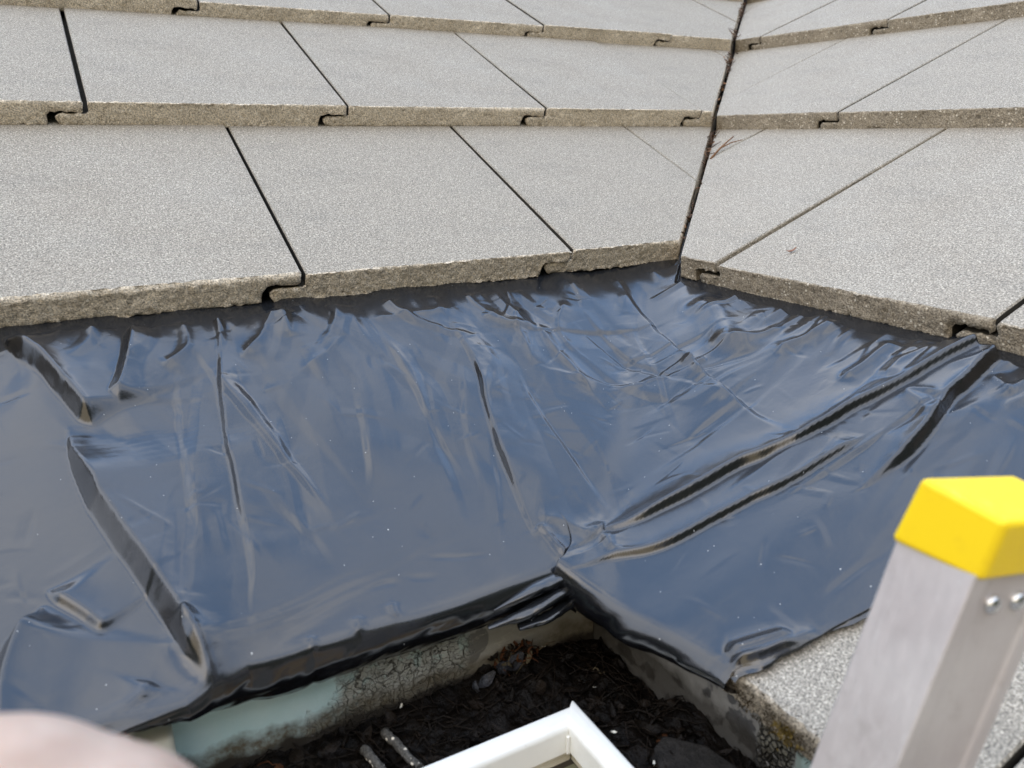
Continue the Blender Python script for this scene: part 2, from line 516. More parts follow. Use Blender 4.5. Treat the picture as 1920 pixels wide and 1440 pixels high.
FOLDS = [
    ('t', [(0.1004, 0.7261), (0.0873, 0.6382), (0.0774, 0.5630), (0.0721, 0.5042), (0.0640, 0.4431), (0.0562, 0.3973)], 5, 30, 3.4),
    ('t', [(0.3068, 0.6808), (0.2988, 0.6250), (0.2928, 0.5785), (0.2794, 0.5289), (0.2649, 0.4719), (0.2548, 0.4268), (0.2541, 0.4039)], 7, 34, 3.6),
    ('t', [(0.5214, 0.7017), (0.5083, 0.6211), (0.4748, 0.5199), (0.4518, 0.4229), (0.4397, 0.3625)], 9, 6, 45),
    ('s', [(-0.0212, 0.6072), (-0.0192, 0.5729), (-0.0134, 0.5334), (-0.0033, 0.5002), (0.0061, 0.4693), (0.0170, 0.4362), (0.0243, 0.4132), (0.0283, 0.3909)], 16, 45, 8.5),
    ('s', [(-0.0660, 0.7169), (-0.0575, 0.6987), (-0.0344, 0.6652), (-0.0173, 0.6343), (-0.0033, 0.5999)], 16, 25, 7),
    ('s', [(0.0315, 0.7194), (0.0209, 0.6529), (0.0146, 0.6151)], 8, 14, 8),
    ('c', [(0.0661, 0.7129), (0.0661, 0.6766), (0.0432, 0.6480)], 4, 9, 5),
    ('c', [(0.1533, 0.7167), (0.1344, 0.6810), (0.1049, 0.6512)], 4, 9, 5),
    ('c', [(0.1581, 0.7077), (0.1532, 0.6661)], 3, 7, 5),
    ('c', [(0.2222, 0.7045), (0.1933, 0.6580), (0.1458, 0.6253)], 2, 12, 6),
    ('c', [(0.3937, 0.6517), (0.3872, 0.6108), (0.3893, 0.5676), (0.3896, 0.5420)], 4, 12, 5),
    ('c', [(0.3426, 0.6743), (0.3617, 0.6491), (0.3914, 0.6478)], 3.5, 10, 5),
    ('c', [(0.2321, 0.6819), (0.2801, 0.6814), (0.3170, 0.6877)], 2.5, 8, 5),
    ('c', [(0.3911, 0.6792), (0.3716, 0.6558), (0.3623, 0.6240), (0.3497, 0.5875)], 3, 10, 5),
    ('c', [(0.4432, 0.6795), (0.4114, 0.6396), (0.4015, 0.5998)], 3, 8, 5),
    ('s', [(-0.0466, 0.4685), (-0.0489, 0.4615), (-0.0566, 0.4441), (-0.0621, 0.4273), (-0.0657, 0.4110), (-0.0693, 0.3829)], 17, 24, 10),
    ('s', [(-0.0453, 0.4781), (-0.0428, 0.4737), (-0.0294, 0.4551), (-0.0186, 0.4385)], 6, 16, 4),
    ('c', [(0.0229, 0.4290), (0.0179, 0.4137), (0.0280, 0.3895)], 6, 7, 5),
    ('c', [(-0.0066, 0.3898), (-0.0068, 0.3934), (-0.0025, 0.4002)], 4, 8, 5),
    ('c', [(0.0882, 0.3965), (0.0901, 0.4047)], 2, 3, 2),
    ('c', [(0.1162, 0.3967), (0.1190, 0.4061)], 2, 3, 2),
    ('c', [(0.1377, 0.3992), (0.1389, 0.4091)], 2, 3, 2),
    ('c', [(0.4646, 0.5224), (0.4748, 0.5199), (0.4930, 0.5159)], 2.5, 5, 3),
    ('c', [(0.4877, 0.5427), (0.4743, 0.5208), (0.4647, 0.4941)], 2.5, 5, 3),
    ('g', [(0.5659, 0.6188), (0.5448, 0.5593), (0.5234, 0.5145), (0.5245, 0.4793)], 7, 14, 14),
    ('c', [(0.5143, 0.5364), (0.5283, 0.5027), (0.5600, 0.4892)], 4, 10, 6),
    ('c', [(0.5837, 0.4567), (0.5468, 0.4582), (0.5202, 0.4687)], 4, 9, 6),
    ('c', [(0.5765, 0.3870), (0.5371, 0.3845), (0.5119, 0.3881)], 4, 9, 6),
    ('c', [(0.5792, 0.3519), (0.5483, 0.3602), (0.5269, 0.3571)], 3.5, 9, 6),
    ('s', [(0.2541, 0.4003), (0.3012, 0.4067), (0.3268, 0.3971), (0.3913, 0.3865), (0.4424, 0.3650), (0.4887, 0.3534), (0.5476, 0.3374), (0.6122, 0.3197)], 8.5, 28, 3.8),
    ('s', [(0.2464, 0.3879), (0.2843, 0.3827), (0.3193, 0.3638), (0.3624, 0.3546), (0.4119, 0.3408), (0.4594, 0.3285), (0.4686, 0.3275)], 6, 22, 2.3),
    ('s', [(0.4183, 0.3019), (0.4309, 0.2961), (0.4590, 0.2947), (0.4949, 0.2982), (0.5234, 0.3072), (0.5608, 0.3095), (0.6061, 0.3158)], 12, 24, 6),
    ('c', [(0.5194, 0.3083), (0.5176, 0.3319), (0.4949, 0.2982)], 4, 8, 4),
    ('c', [(0.5643, 0.3021), (0.5479, 0.2727)], 3, 6, 4),
    ('c', [(0.2864, 0.2701), (0.2984, 0.2629), (0.3205, 0.2512)], 5, 5, 3),
    ('c', [(0.2827, 0.2627), (0.3014, 0.2538), (0.3308, 0.2402)], 5, 5, 3),
    ('c', [(0.2809, 0.2586), (0.2984, 0.2469), (0.3144, 0.2398)], 4, 4, 3),
    ('c', [(0.3036, 0.4170), (0.2930, 0.3887), (0.3042, 0.4078)], 4, 6, 4),
    ('c', [(0.2584, 0.4329), (0.2617, 0.4199), (0.2651, 0.4004)], 4, 6, 3),
    ('c', [(0.2621, 0.4392), (0.2815, 0.4260), (0.2945, 0.4038)], 3.5, 14, 6),
]  # end folds

def smoothstep(t):
    t = np.clip(t, 0, 1); return t * t * (3 - 2 * t)

def fold_height(X, Y):
    Zs = np.zeros_like(X)
    # little wander so that no crease is a ruled line
    Xw = X + 0.0010 * fbm(X * 45, Y * 45, 11, 3) + 0.006 * fbm(X * 13, Y * 13, 31, 2)
    Yw = Y + 0.0010 * fbm(X * 45, Y * 45, 21, 3) + 0.006 * fbm(X * 13, Y * 13, 41, 2)
    for kind, pts, h, wL, wR in FOLDS:
        pts = np.array(pts)
        # densify with a Catmull-Rom spline
        if len(pts) > 2:
            q = np.vstack([2 * pts[0] - pts[1], pts, 2 * pts[-1] - pts[-2]])
            out = []
            for i in range(1, len(q) - 2):
                for t in np.linspace(0, 1, 6, endpoint=False):
                    a, b, c, d = q[i - 1], q[i], q[i + 1], q[i + 2]
                    out.append(0.5 * (2 * b + (c - a) * t + (2 * a - 5 * b + 4 * c - d) * t ** 2 + (3 * b - a - 3 * c + d) * t ** 3))
            out.append(pts[-1]); pts = np.array(out)
        L = np.concatenate([[0], np.cumsum(np.hypot(*np.diff(pts, axis=0).T))])
        tot = L[-1]
        wmax = max(wL, wR) * 1e-3 * 5
        x0, y0 = pts.min(0) - wmax; x1, y1 = pts.max(0) + wmax
        m = (Xw > x0) & (Xw < x1) & (Yw > y0) & (Yw < y1)
        if not m.any(): continue
        px, py = Xw[m], Yw[m]
        best = np.full(px.shape, 1e9); sd_ = np.zeros_like(px); par = np.zeros_like(px)
        for i in range(len(pts) - 1):
            a, b = pts[i], pts[i + 1]
            d = b - a; ll = d @ d
            if ll < 1e-12: continue
            t = np.clip(((px - a[0]) * d[0] + (py - a[1]) * d[1]) / ll, 0, 1)
            qx, qy = px - a[0] - t * d[0], py - a[1] - t * d[1]
            dist = np.hypot(qx, qy)
            cr = d[0] * qy - d[1] * qx       # > 0 : left of the travel direction
            u = dist < best
            best = np.where(u, dist, best); sd_ = np.where(u, np.sign(cr), sd_)
            par = np.where(u, (L[i] + t * math.sqrt(ll)) / tot, par)
        w = np.where(sd_ > 0, wL, wR) * 1e-3
        par = np.clip(par, 0, 1)
        if kind == 'r': prof = np.where(sd_ > 0, np.clip(1 - (best / w) ** 2, 0, 1) ** 1.3, np.sqrt(np.clip(1 - (best / w) ** 2, 0, 1)))
        elif kind == 's': prof = np.where(sd_ > 0, np.exp(-best / w), np.clip(1 - best / w, 0, 1))
        elif kind in 'te': prof = np.clip(1 - np.sqrt((best / w) ** 2 + 0.004) + 0.063, 0, 1)
        elif kind == 'g': prof = np.exp(-(best / w) ** 2)
        else:
            e = best / w
            prof = np.exp(-(np.sqrt(e * e + 0.02) - math.sqrt(0.02)))
        tap = smoothstep(par / 0.18) * smoothstep((1 - par) / 0.18) * 0.85 + 0.15
        if kind == 's': tap = smoothstep(par / 0.3) * smoothstep((1 - par) / 0.10)
        if kind == 's':
            w = w * (0.2 + 0.8 * tap)
            prof = np.where(sd_ > 0, np.exp(-best / w), np.clip(1 - best / w, 0, 1))
        if kind == 'e': tap = smoothstep(par / 0.08) * (1 - par) ** 0.8
        elif kind == 't': tap = smoothstep(par / 0.4) * smoothstep((1 - par) / 0.4)
        vary = 1 + (0.04 if kind == 's' else 0.45) * vnoise(par * 9 * max(tot, 0.05) / 0.2, par * 0, int(abs(pts[0, 0] * 1e4)) % 199)
        Zs[m] += h * 1e-3 * prof * tap * vary
    return Zs

STEP = 0.00100
XV = XE - 0.002                       # line of the right eave fold
YV = YE - 0.004                       # line of the left eave fold
nxa = int((XV + 0.32) / STEP)         # columns left of the corner
nxb = int((0.78 - XV) / STEP)
nyb = int((0.80 - YV) / STEP)
nya = 160
NX, NY = nxa + nxb + 1, nya + nyb + 1
ix0, jy0 = nxa, nya
xs = np.concatenate([np.linspace(-0.32, XV, nxa + 1), np.linspace(XV, 0.78, nxb + 1)[1:]])
yedge = np.interp(xs, [0.285, 0.296, 0.316, 0.331, 0.36, 0.42, 0.60, 0.8], [0.258, 0.249, 0.242, 0.239, 0.231, 0.216, 0.19, 0.16])
X = np.zeros((NX, NY)); Y = np.zeros((NX, NY))
X[:] = xs[:, None]
for j in range(NY):
    if j < jy0: Y[:, j] = yedge + (YV - yedge) * j / jy0
    else: Y[:, j] = YV + (0.80 - YV) * (j - jy0) / nyb
# the left end of the left eave fold bulges outwards
ecurve = np.interp(xs, [-0.32, -0.05, 0.015, 0.035, 0.05, 0.2, 0.26, 0.285], [0.018, 0.016, 0.013, 0.004, 0.0, 0.0, 0.001, 0.0]) + 0.0012 * vnoise(xs * 40, xs * 0, 77) * (xs < XV)
dY = np.exp(-np.maximum(Y - YV, 0) / 0.03) * ecurve[:, None] * (np.arange(NY)[None, :] >= jy0)
Y -= dY
xecurve = 0.0015 * vnoise(Y * 35, Y * 0, 78) + np.interp(Y, [0.25, 0.27, 0.32, 0.36, 0.40], [0.0, 0.002, 0.010, 0.018, 0.030])
FLAP = np.exp(-np.maximum(X - XV, 0) / 0.03) * xecurve * (np.arange(NX)[:, None] >= ix0) * np.exp(-np.maximum(Y - YV, 0) / 0.010)
X -= FLAP

zl = ZLE + 0.004 + 0.42 * (np.maximum(Y, YE - 0.004) - YE) - 0.25 * np.maximum(YE - 0.004 - Y, 0)
zr = ZRE + 0.004 + 0.415 * (X - XE)
kk_ = 0.012
hmix = np.clip(0.5 + 0.5 * (zl - zr) / kk_, 0, 1)
Z = zr + (zl - zr) * hmix + kk_ * hmix * (1 - hmix)
inl = smoothstep((zl - zr) / 0.03 + 0.5)
slope_len = np.where(inl > 0.5, Y - YE, X - XE)
# billows: soft columns running down the slope, broad sags, shallow fine wrinkles
along = np.where(inl > 0.5, X, -Y)
Z += 0.0050 * fbm(X * 6, Y * 4, 1, 1)
Z += inl * 0.0050 * fbm(X * 17, Y * 3, 5, 1) + (1 - inl) * 0.0038 * fbm(X * 3, Y * 17, 6, 1)
near = np.exp(-np.maximum(0.712 - Y, 0) / 0.05) * inl + np.exp(-np.maximum(0.590 - X, 0) / 0.05) * (1 - inl)
Z += near * (0.0055 * fbm(X * 30, Y * 9, 9, 2) * inl + 0.0055 * fbm(X * 9, Y * 30, 10, 2) * (1 - inl))
# short fine crinkles of the film
cr = np.random.default_rng(33)
CRINKLES = []
for k in range(330):
    if k < 200: cx, cy = cr.uniform(-0.1, 0.50), cr.uniform(0.42, 0.70)
    else: cx, cy = cr.uniform(0.30, 0.62), cr.uniform(0.24, 0.60)
    onL = cy > cx + 0.117
    big = k % 4 == 0
    ang = ((math.pi / 2 if onL else 0.0) + cr.normal(0, 0.35)) if (k % 3 == 0 or big) else ((0.0 if onL else math.pi / 2) + cr.normal(0, 0.5))
    L_ = cr.uniform(0.07, 0.20) if big else cr.uniform(0.016, 0.055)
    bend = cr.normal(0, 0.12 if big else 0.3)
    pts = []
    px, py = cx, cy
    for q in range(4):
        pts.append((px, py)); px += math.cos(ang) * L_ / 3; py += math.sin(ang) * L_ / 3; ang += bend / 3
    if big: CRINKLES.append(('t', pts, cr.choice((-1, 1)) * cr.uniform(0.4, 1.3), cr.uniform(12, 30), cr.uniform(5, 20)))
    else: CRINKLES.append(('t', pts, cr.choice((-1, 1)) * cr.uniform(0.15, 0.55), cr.uniform(2.5, 8), cr.uniform(1.2, 3.2)))
# gathers under the tiles
for k in range(46):
    if k < 28:
        x = cr.uniform(-0.1, 0.60); y = 0.712 - 0.004
        L_ = cr.uniform(0.018, 0.075); dx = cr.normal(0, 0.35)
        pts = [(x + dx * L_ * t * t, y - L_ * t) for t in (0, 0.33, 0.66, 1)]
    else:
        y = cr.uniform(0.22, 0.66); x = 0.590 - 0.004
        L_ = cr.uniform(0.018, 0.07); dx = cr.normal(0, 0.35)
        pts = [(x - L_ * t, y + dx * L_ * t * t) for t in (0, 0.33, 0.66, 1)]
    CRINKLES.append(('e', pts, cr.uniform(1.2, 3.8), cr.uniform(4, 13), cr.uniform(3, 9)))
# long soft creases running down the slope
for k in range(26):
    if k < 15:
        x, y = cr.uniform(-0.1, 0.55), cr.uniform(0.60, 0.705); L_ = cr.uniform(0.14, 0.28); dx = cr.normal(-0.1, 0.22)
        pts = [(x + dx * L_ * t, y - L_ * t) for t in (0, 0.33, 0.66, 1)]
    else:
        x, y = cr.uniform(0.50, 0.585), cr.uniform(0.24, 0.60); L_ = cr.uniform(0.12, 0.26); dx = cr.normal(0.2, 0.25)
        pts = [(x - L_ * t, y + dx * L_ * t) for t in (0, 0.33, 0.66, 1)]
    CRINKLES.append(('t', pts, cr.choice((-1, 1)) * cr.uniform(1.0, 2.4), cr.uniform(12, 30), cr.uniform(3, 7)))
FOLDS += CRINKLES
Z += 0.30 * np.clip(FLAP, 0, 1)
Z += fold_height(X, Y) * np.clip((Y - (yedge[:, None])) / 0.006 + 0.25, 0.25, 1)
for _ in range(1):
    Zp = np.pad(Z, 1, mode='edge')
    Z = 0.4 * Z + 0.15 * (Zp[:-2, 1:-1] + Zp[2:, 1:-1] + Zp[1:-1, :-2] + Zp[1:-1, 2:])
# keep the sheet tucked below the tiles above
tl = -0.1219 - T * 0.93 + 0.42 * (Y - 0.7135) - 0.0005
tr = -0.1346 - T * 0.93 + 0.415 * (X - 0.592) - 0.0005
lim = np.full_like(Z, 9.0)
lim = np.where((Y > 0.7035) & (X < valley_x(Y)), tl, lim)
lim = np.where((X > 0.582) & (X > valley_x(Y)), tr, lim)
Z = np.minimum(Z, lim)
# never below the eave tiles it lies on
floorR = np.where((X > XE) & (zr > zl + 0.012), ZRE + 0.0012 + TANR * (X - XE), -9)
Z = np.maximum(Z, floorR)
# soft roll at the folds
Z -= 0.003 * np.exp(-np.maximum(Y - Y[:, jy0][:, None], 0) / 0.002) * (np.arange(NX)[:, None] <= ix0) * (np.arange(NY)[None, :] >= jy0)
Z -= 0.003 * np.exp(-np.maximum(X - X[ix0][None, :], 0) / 0.002) * (np.arange(NY)[None, :] <= jy0) * (np.arange(NX)[:, None] >= ix0)

keep = np.zeros((NX, NY), bool)
keep[ix0:, :] = True
keep[:, jy0:] = True
idx = -np.ones((NX, NY), int)
idx[keep] = np.arange(keep.sum())
verts = np.stack([X[keep], Y[keep], Z[keep]], 1)
a, b, c, d = idx[:-1, :-1], idx[1:, :-1], idx[1:, 1:], idx[:-1, 1:]
ok = (a >= 0) & (b >= 0) & (c >= 0) & (d >= 0)
faces = np.stack([a[ok], b[ok], c[ok], d[ok]], 1)
vlist, flist = [verts], [faces]
nv = len(verts)
def hem(ids, outd, H, tuck, bulge, seed, m=22):
    """a strip hanging from boundary vertices ids"""
    global nv
    P0 = verts[ids]
    n = len(ids)
    s = np.linspace(0, 1, m + 1)[1:]
    prev = np.array(ids)
    arc = np.concatenate([[0], np.cumsum(np.linalg.norm(np.diff(P0, axis=0), axis=1))])
    for sv in s:
        out = bulge * math.sin(math.pi * min(1, sv * 1.05)) - tuck * sv ** 2
        rip = 0.0050 * fbm(arc * 38 + sv * 0.8, arc * 0 + sv * 1.1, seed, 3) * min(1, sv * 1.6) + 0.0010 * fbm(arc * 20 + sv * 2, arc * 0 + sv * 3.0, seed + 9, 2) * min(1, sv * 4)
        o = (out + rip)
        P = P0 + outd[None, :] * o[:, None] if np.ndim(o) else P0 + outd[None, :] * o
        Hh = H * (1 + 0.10 * vnoise(arc * 30, arc * 0, seed + 3))
        P = P - np.array([0, 0, 1.0])[None, :] * (Hh * sv)[:, None]
        cur = np.arange(nv, nv + n)
        vlist.append(P); nv += n
        flist.append(np.stack([prev[:-1], cur[:-1], cur[1:], prev[1:]], 1))
        prev = cur
idsL = idx[:ix0 + 1, jy0]
HL = np.interp(xs[:ix0 + 1], [-0.32, -0.02, 0.01, 0.03, 0.06, 0.2, 0.285], [0.010, 0.011, 0.013, 0.026, 0.030, 0.029, 0.026])
hem(idsL, np.array([0, -1.0, 0]), HL, 0.012, 0.0035, 51)
idsR = idx[ix0, :jy0 + 1][::-1]
hem(idsR, np.array([-1.0, 0, 0]), np.interp(np.arange(len(idsR)), [0, 15, 60, len(idsR)], [0.040, 0.038, 0.030, 0.018]), 0.016, 0.0060, 61)
idsB = idx[ix0:, 0]
hem(idsB, np.array([0, -1.0, 0]), np.full(len(idsB), 0.0016), -0.002, 0.0, 71, m=3)
# twisted bunch of plastic where the two eave folds meet
def ribbon(path, widths, seed):
    global nv
    path = np.array(path); n = 40
    t = np.linspace(0, 1, n); tk = np.linspace(0, 1, len(path))
    C = np.stack([np.interp(t, tk, path[:, k]) for k in range(3)], 1)
    for _ in range(6): C[1:-1] = (C[:-2] + C[2:] + 2 * C[1:-1]) / 4
    wd = np.interp(t, np.linspace(0, 1, len(widths)), widths)
    m = 14
    prev = None
    tang = np.gradient(C, axis=0); tang /= np.linalg.norm(tang, axis=1)[:, None]
    sidev = np.cross(tang, np.array([0, 0, 1.0])); sidev /= np.linalg.norm(sidev, axis=1)[:, None] + 1e-9
    upv = np.cross(sidev, tang)
    base = nv
    for q in range(m):
        ang = 2 * math.pi * q / m
        rad = wd * (1 + 0.35 * fbm(t * 9, t * 0 + q * 0.6, seed, 2))
        vlist.append(C + sidev * (rad * math.cos(ang))[:, None] + upv * (rad * 0.6 * math.sin(ang))[:, None])
        nv += n
    for q in range(m):
        p0 = base + q * n + np.arange(n); p1 = base + ((q + 1) % m) * n + np.arange(n)
        flist.append(np.stack([p0[:-1], p0[1:], p1[1:], p1[:-1]], 1))
zc = ZLE
ribbon([(0.205, 0.3945, zc - 0.012), (0.235, 0.392, zc - 0.004), (0.262, 0.393, zc - 0.002), (0.285, 0.398, zc - 0.004)], [0.002, 0.006, 0.007, 0.004], 91)
ribbon([(0.20, 0.393, zc - 0.023), (0.228, 0.389, zc - 0.018), (0.252, 0.388, zc - 0.011), (0.279, 0.393, zc - 0.010)], [0.002, 0.006, 0.006, 0.005], 92)
ribbon([(0.222, 0.391, zc - 0.029), (0.242, 0.388, zc - 0.027), (0.262, 0.390, zc - 0.022), (0.285, 0.389, zc - 0.020)], [0.003, 0.005, 0.005, 0.004], 93)
ribbon([(0.255, 0.3935, zc - 0.013), (0.268, 0.388, zc - 0.006), (0.279, 0.378, zc - 0.007), (0.286, 0.36, zc - 0.010)], [0.004, 0.006, 0.006, 0.003], 94)

V = np.concatenate(vlist); F = np.concatenate(flist)
me = bpy.data.meshes.new("plastic_sheet")
me.vertices.add(len(V)); me.vertices.foreach_set("co", V.astype(np.float32).ravel())
me.loops.add(len(F) * 4); me.loops.foreach_set("vertex_index", F.astype(np.int32).ravel())
me.polygons.add(len(F)); me.polygons.foreach_set("loop_start", np.arange(0, len(F) * 4, 4, dtype=np.int32))
me.polygons.foreach_set("use_smooth", np.ones(len(F), bool))
me.update(calc_edges=True)
me.validate()
sheet = link_mesh("plastic_sheet", me, M_sheet)
tag(sheet, "creased shiny black plastic sheet laid over the eaves below the tiles", "plastic sheet")

# ------------------------------------------------------------------ ground and house walls
bm = bmesh.new()
quad(bm, [(-120, -120, -2.9), (120, -120, -2.9), (120, 120, -2.9), (-120, 120, -2.9)])
tag(link_bm("ground", bm, mat_noisy("patio", (0.16, 0.15, 0.13), (0.24, 0.23, 0.20), 3.0, 0.9, 0.3, 0.01)), kind="structure")

def box_bm(bm, lo, hi, mi=0, bevel=0.0):
    r = bmesh.ops.create_cube(bm, size=1.0)
    vs = r['verts']
    for v in vs:
        v.co = Vector([lo[k] + (v.co[k] + 0.5) * (hi[k] - lo[k]) for k in range(3)])
    fs = set(f for v in vs for f in v.link_faces)
    for f in fs: f.material_index = mi
    if bevel: bmesh.ops.bevel(bm, geom=list(set(e for v in vs for e in v.link_edges)), offset=bevel, segments=2, affect='EDGES', profile=0.5)

def mat_green_wall():
    m, nt, b = new_mat("pale_green_boards"); h = NT(nt)
    v = h.coord()
    g = h.noise(h.mapping(v, (60, 60, 2)), 1.0, 3)
    h.l(h.mix(h.ramp(g, [(0.35, 0), (0.65, 1)]), (0.20, 0.24, 0.16), (0.34, 0.37, 0.27)), b.inputs["Base Color"])
    return m
def mat_timber():
    m, nt, b = new_mat("pine_boards"); h = NT(nt)
    v = h.coord()
    g = h.noise(h.mapping(v, (30, 30, 2.5)), 1.0, 5, 0.6, 0.6)
    h.l(h.mix(h.ramp(g, [(0.3, 0), (0.7, 1)]), (0.62, 0.44, 0.25), (0.74, 0.58, 0.38)), b.inputs["Base Color"])
    b.inputs["Roughness"].default_value = 0.6
    return m
bm = bmesh.new(); box_bm(bm, (-2.5, 0.350, -2.9), (0.247, 0.55, -0.403))
parented(link_bm("wall", bm, mat_green_wall()), house)
bm = bmesh.new(); box_bm(bm, (0.248, -2.0, -2.9), (0.45, 0.549, -0.4035))
parented(link_bm("wall", bm, mat_timber()), house)

# ------------------------------------------------------------------ concrete gutter with white trim
def mat_gutter_left():
    m, nt, b = new_mat("peeling_green_paint"); h = NT(nt)
    v = h.coord("Object")
    x, y, z = h.sep(v)
    n1 = h.noise(v, 38, 5, 0.6)
    n2 = h.noise(v, 120, 5, 0.7)
    n3 = h.noise(h.mapping(v, (1, 1, 3)), 26, 4, 0.6)
    # along the wall: green paint, crackled paint, bare grey concrete
    xx = h.math('ADD', x, h.math('MULTIPLY', h.math('SUBTRACT', n1, 0.5), 0.09))
    xx = h.math('ADD', xx, h.math('MULTIPLY', h.math('SUBTRACT', z, -0.345), -0.5))
    to_crack = h.maprange(xx, 0.098, 0.116)
    to_grey = h.maprange(h.math('ADD', x, h.math('MULTIPLY', h.math('SUBTRACT', n2, 0.5), 0.025)), 0.196, 0.203)
    green = h.mix(h.ramp(n1, [(0.3, 0), (0.7, 1)]), (0.53, 0.735, 0.745), (0.62, 0.79, 0.79))
    vd = h.n("ShaderNodeVectorMath"); vd.operation = 'ADD'
    nn = h.n("ShaderNodeTexNoise"); h.l(v, nn.inputs["Vector"]); nn.inputs["Scale"].default_value = 70; nn.inputs["Detail"].default_value = 4
    sc = h.n("ShaderNodeVectorMath"); sc.operation = 'SCALE'; h.l(nn.outputs["Color"], sc.inputs[0]); sc.inputs[3].default_value = 0.018
    h.l(v, vd.inputs[0]); h.l(sc.outputs[0], vd.inputs[1])
    ck = h.voronoi(h.mapping(vd.outputs[0], (1.0, 1, 1.5)), 250, 'DISTANCE_TO_EDGE')
    ck2 = h.voronoi(h.mapping(vd.outputs[0], (1.4, 1, 0.8)), 75, 'DISTANCE_TO_EDGE')
    crack_l = h.math('MINIMUM', h.ramp(ck, [(0.0, 0.45), (0.06, 1)]), h.ramp(ck2, [(0.0, 0), (0.028, 1)]))
    ccol = h.mix(h.ramp(n2, [(0.35, 0), (0.65, 1)]), (0.33, 0.33, 0.28), (0.46, 0.46, 0.42))
    ccol = h.mix(h.ramp(h.noise(v, 60, 4, 0.6), [(0.55, 0), (0.60, 0.8)]), ccol, (0.42, 0.52, 0.47))
    ccol = h.mix(crack_l, (0.06, 0.055, 0.045), ccol)
    grey = h.mix(h.ramp(n3, [(0.35, 0), (0.7, 1)]), (0.30, 0.285, 0.24), (0.38, 0.365, 0.32))
    drop = h.voronoi(h.mapping(v, (1, 0, 0.6)), 38)
    dsel = h.ramp(h.sep(h.voronoi(h.mapping(v, (1, 0, 0.6)), 38, out="Color"))[0], [(0.55, 0), (0.56, 1)])
    grey = h.mix(h.math('MULTIPLY', h.ramp(drop, [(0.28, 0.75), (0.31, 0)]), dsel), grey, (0.11, 0.105, 0.095))
    tide = h.ramp(h.math('ABSOLUTE', h.math('SUBTRACT', n3, 0.52)), [(0.0, 0.5), (0.012, 0)])
    grey = h.mix(tide, grey, (0.50, 0.47, 0.38))
    col = h.mix(to_crack, green, ccol)
    col = h.mix(to_grey, col, grey)
    # wet brown band above the litter
    zz = h.math('ADD', z, h.math('MULTIPLY', h.math('SUBTRACT', n1, 0.5), 0.028))
    wet = h.maprange(zz, -0.354, -0.362)
    wetg = h.math('MULTIPLY', wet, h.maprange(n2, 0.3, 0.6, 0.5, 1.0))
    col = h.mix(wetg, col, (0.13, 0.11, 0.075))
    col = h.mix(h.maprange(zz, -0.367, -0.372), col, (0.035, 0.03, 0.024))
    h.l(col, b.inputs["Base Color"])
    h.l(h.maprange(wet, 0, 1, 0.62, 0.30), b.inputs["Roughness"])
    hgt = h.mix(h.math('MULTIPLY', to_crack, h.math('SUBTRACT', 1.0, to_grey)), (1, 1, 1), crack_l)
    nb = h.bump(hgt, 0.9, 0.003, None)
    h.bump(n2, 0.3, 0.002, b, nb)
    return m

def mat_gutter_right():
    m, nt, b = new_mat("stained_grey_concrete"); h = NT(nt)
    v = h.coord("Object")
    x, y, z = h.sep(v)
    n1 = h.noise(v, 42, 4, 0.55); n2 = h.noise(v, 150, 5, 0.7)
    col = h.mix(h.ramp(n1, [(0.44, 0), (0.47, 1)]), (0.085, 0.085, 0.085), (0.21, 0.205, 0.19))
    col = h.mix(h.ramp(n2, [(0.58, 0), (0.70, 0.5)]), col, (0.06, 0.055, 0.045))
    yy = h.math('ADD', y, h.math('MULTIPLY', h.math('SUBTRACT', n2, 0.5), 0.012))
    mort = h.math('MULTIPLY', h.maprange(yy, 0.259, 0.256), h.maprange(yy, 0.230, 0.233))
    ck = h.voronoi(v, 260, 'DISTANCE_TO_EDGE')
    mc = h.mix(h.ramp(ck, [(0.02, 0), (0.12, 1)]), (0.02, 0.018, 0.014), (0.17, 0.16, 0.125))
    col = h.mix(mort, col, mc)
    grn = h.maprange(yy, 0.231, 0.228)
    gcol = h.mix(h.ramp(n1, [(0.45, 0), (0.75, 1)]), (0.33, 0.46, 0.43), (0.17, 0.19, 0.16))
    col = h.mix(grn, col, gcol)
    wet = h.maprange(h.math('ADD', z, h.math('MULTIPLY', h.math('SUBTRACT', n1, 0.5), 0.03)), -0.338, -0.350)
    col = h.mix(h.math('MULTIPLY', wet, 0.8), col, (0.03, 0.026, 0.02))
    h.l(col, b.inputs["Base Color"])
    h.l(h.maprange(n1, 0.42, 0.48, 0.3, 0.65), b.inputs["Roughness"])
    hh = h.mix(mort, (0.6, 0.6, 0.6), h.ramp(ck, [(0.0, 0), (0.2, 1)]))
    nb = h.bump(hh, 1.0, 0.004, None)
    h.bump(n2, 0.4, 0.002, b, nb)
    return m

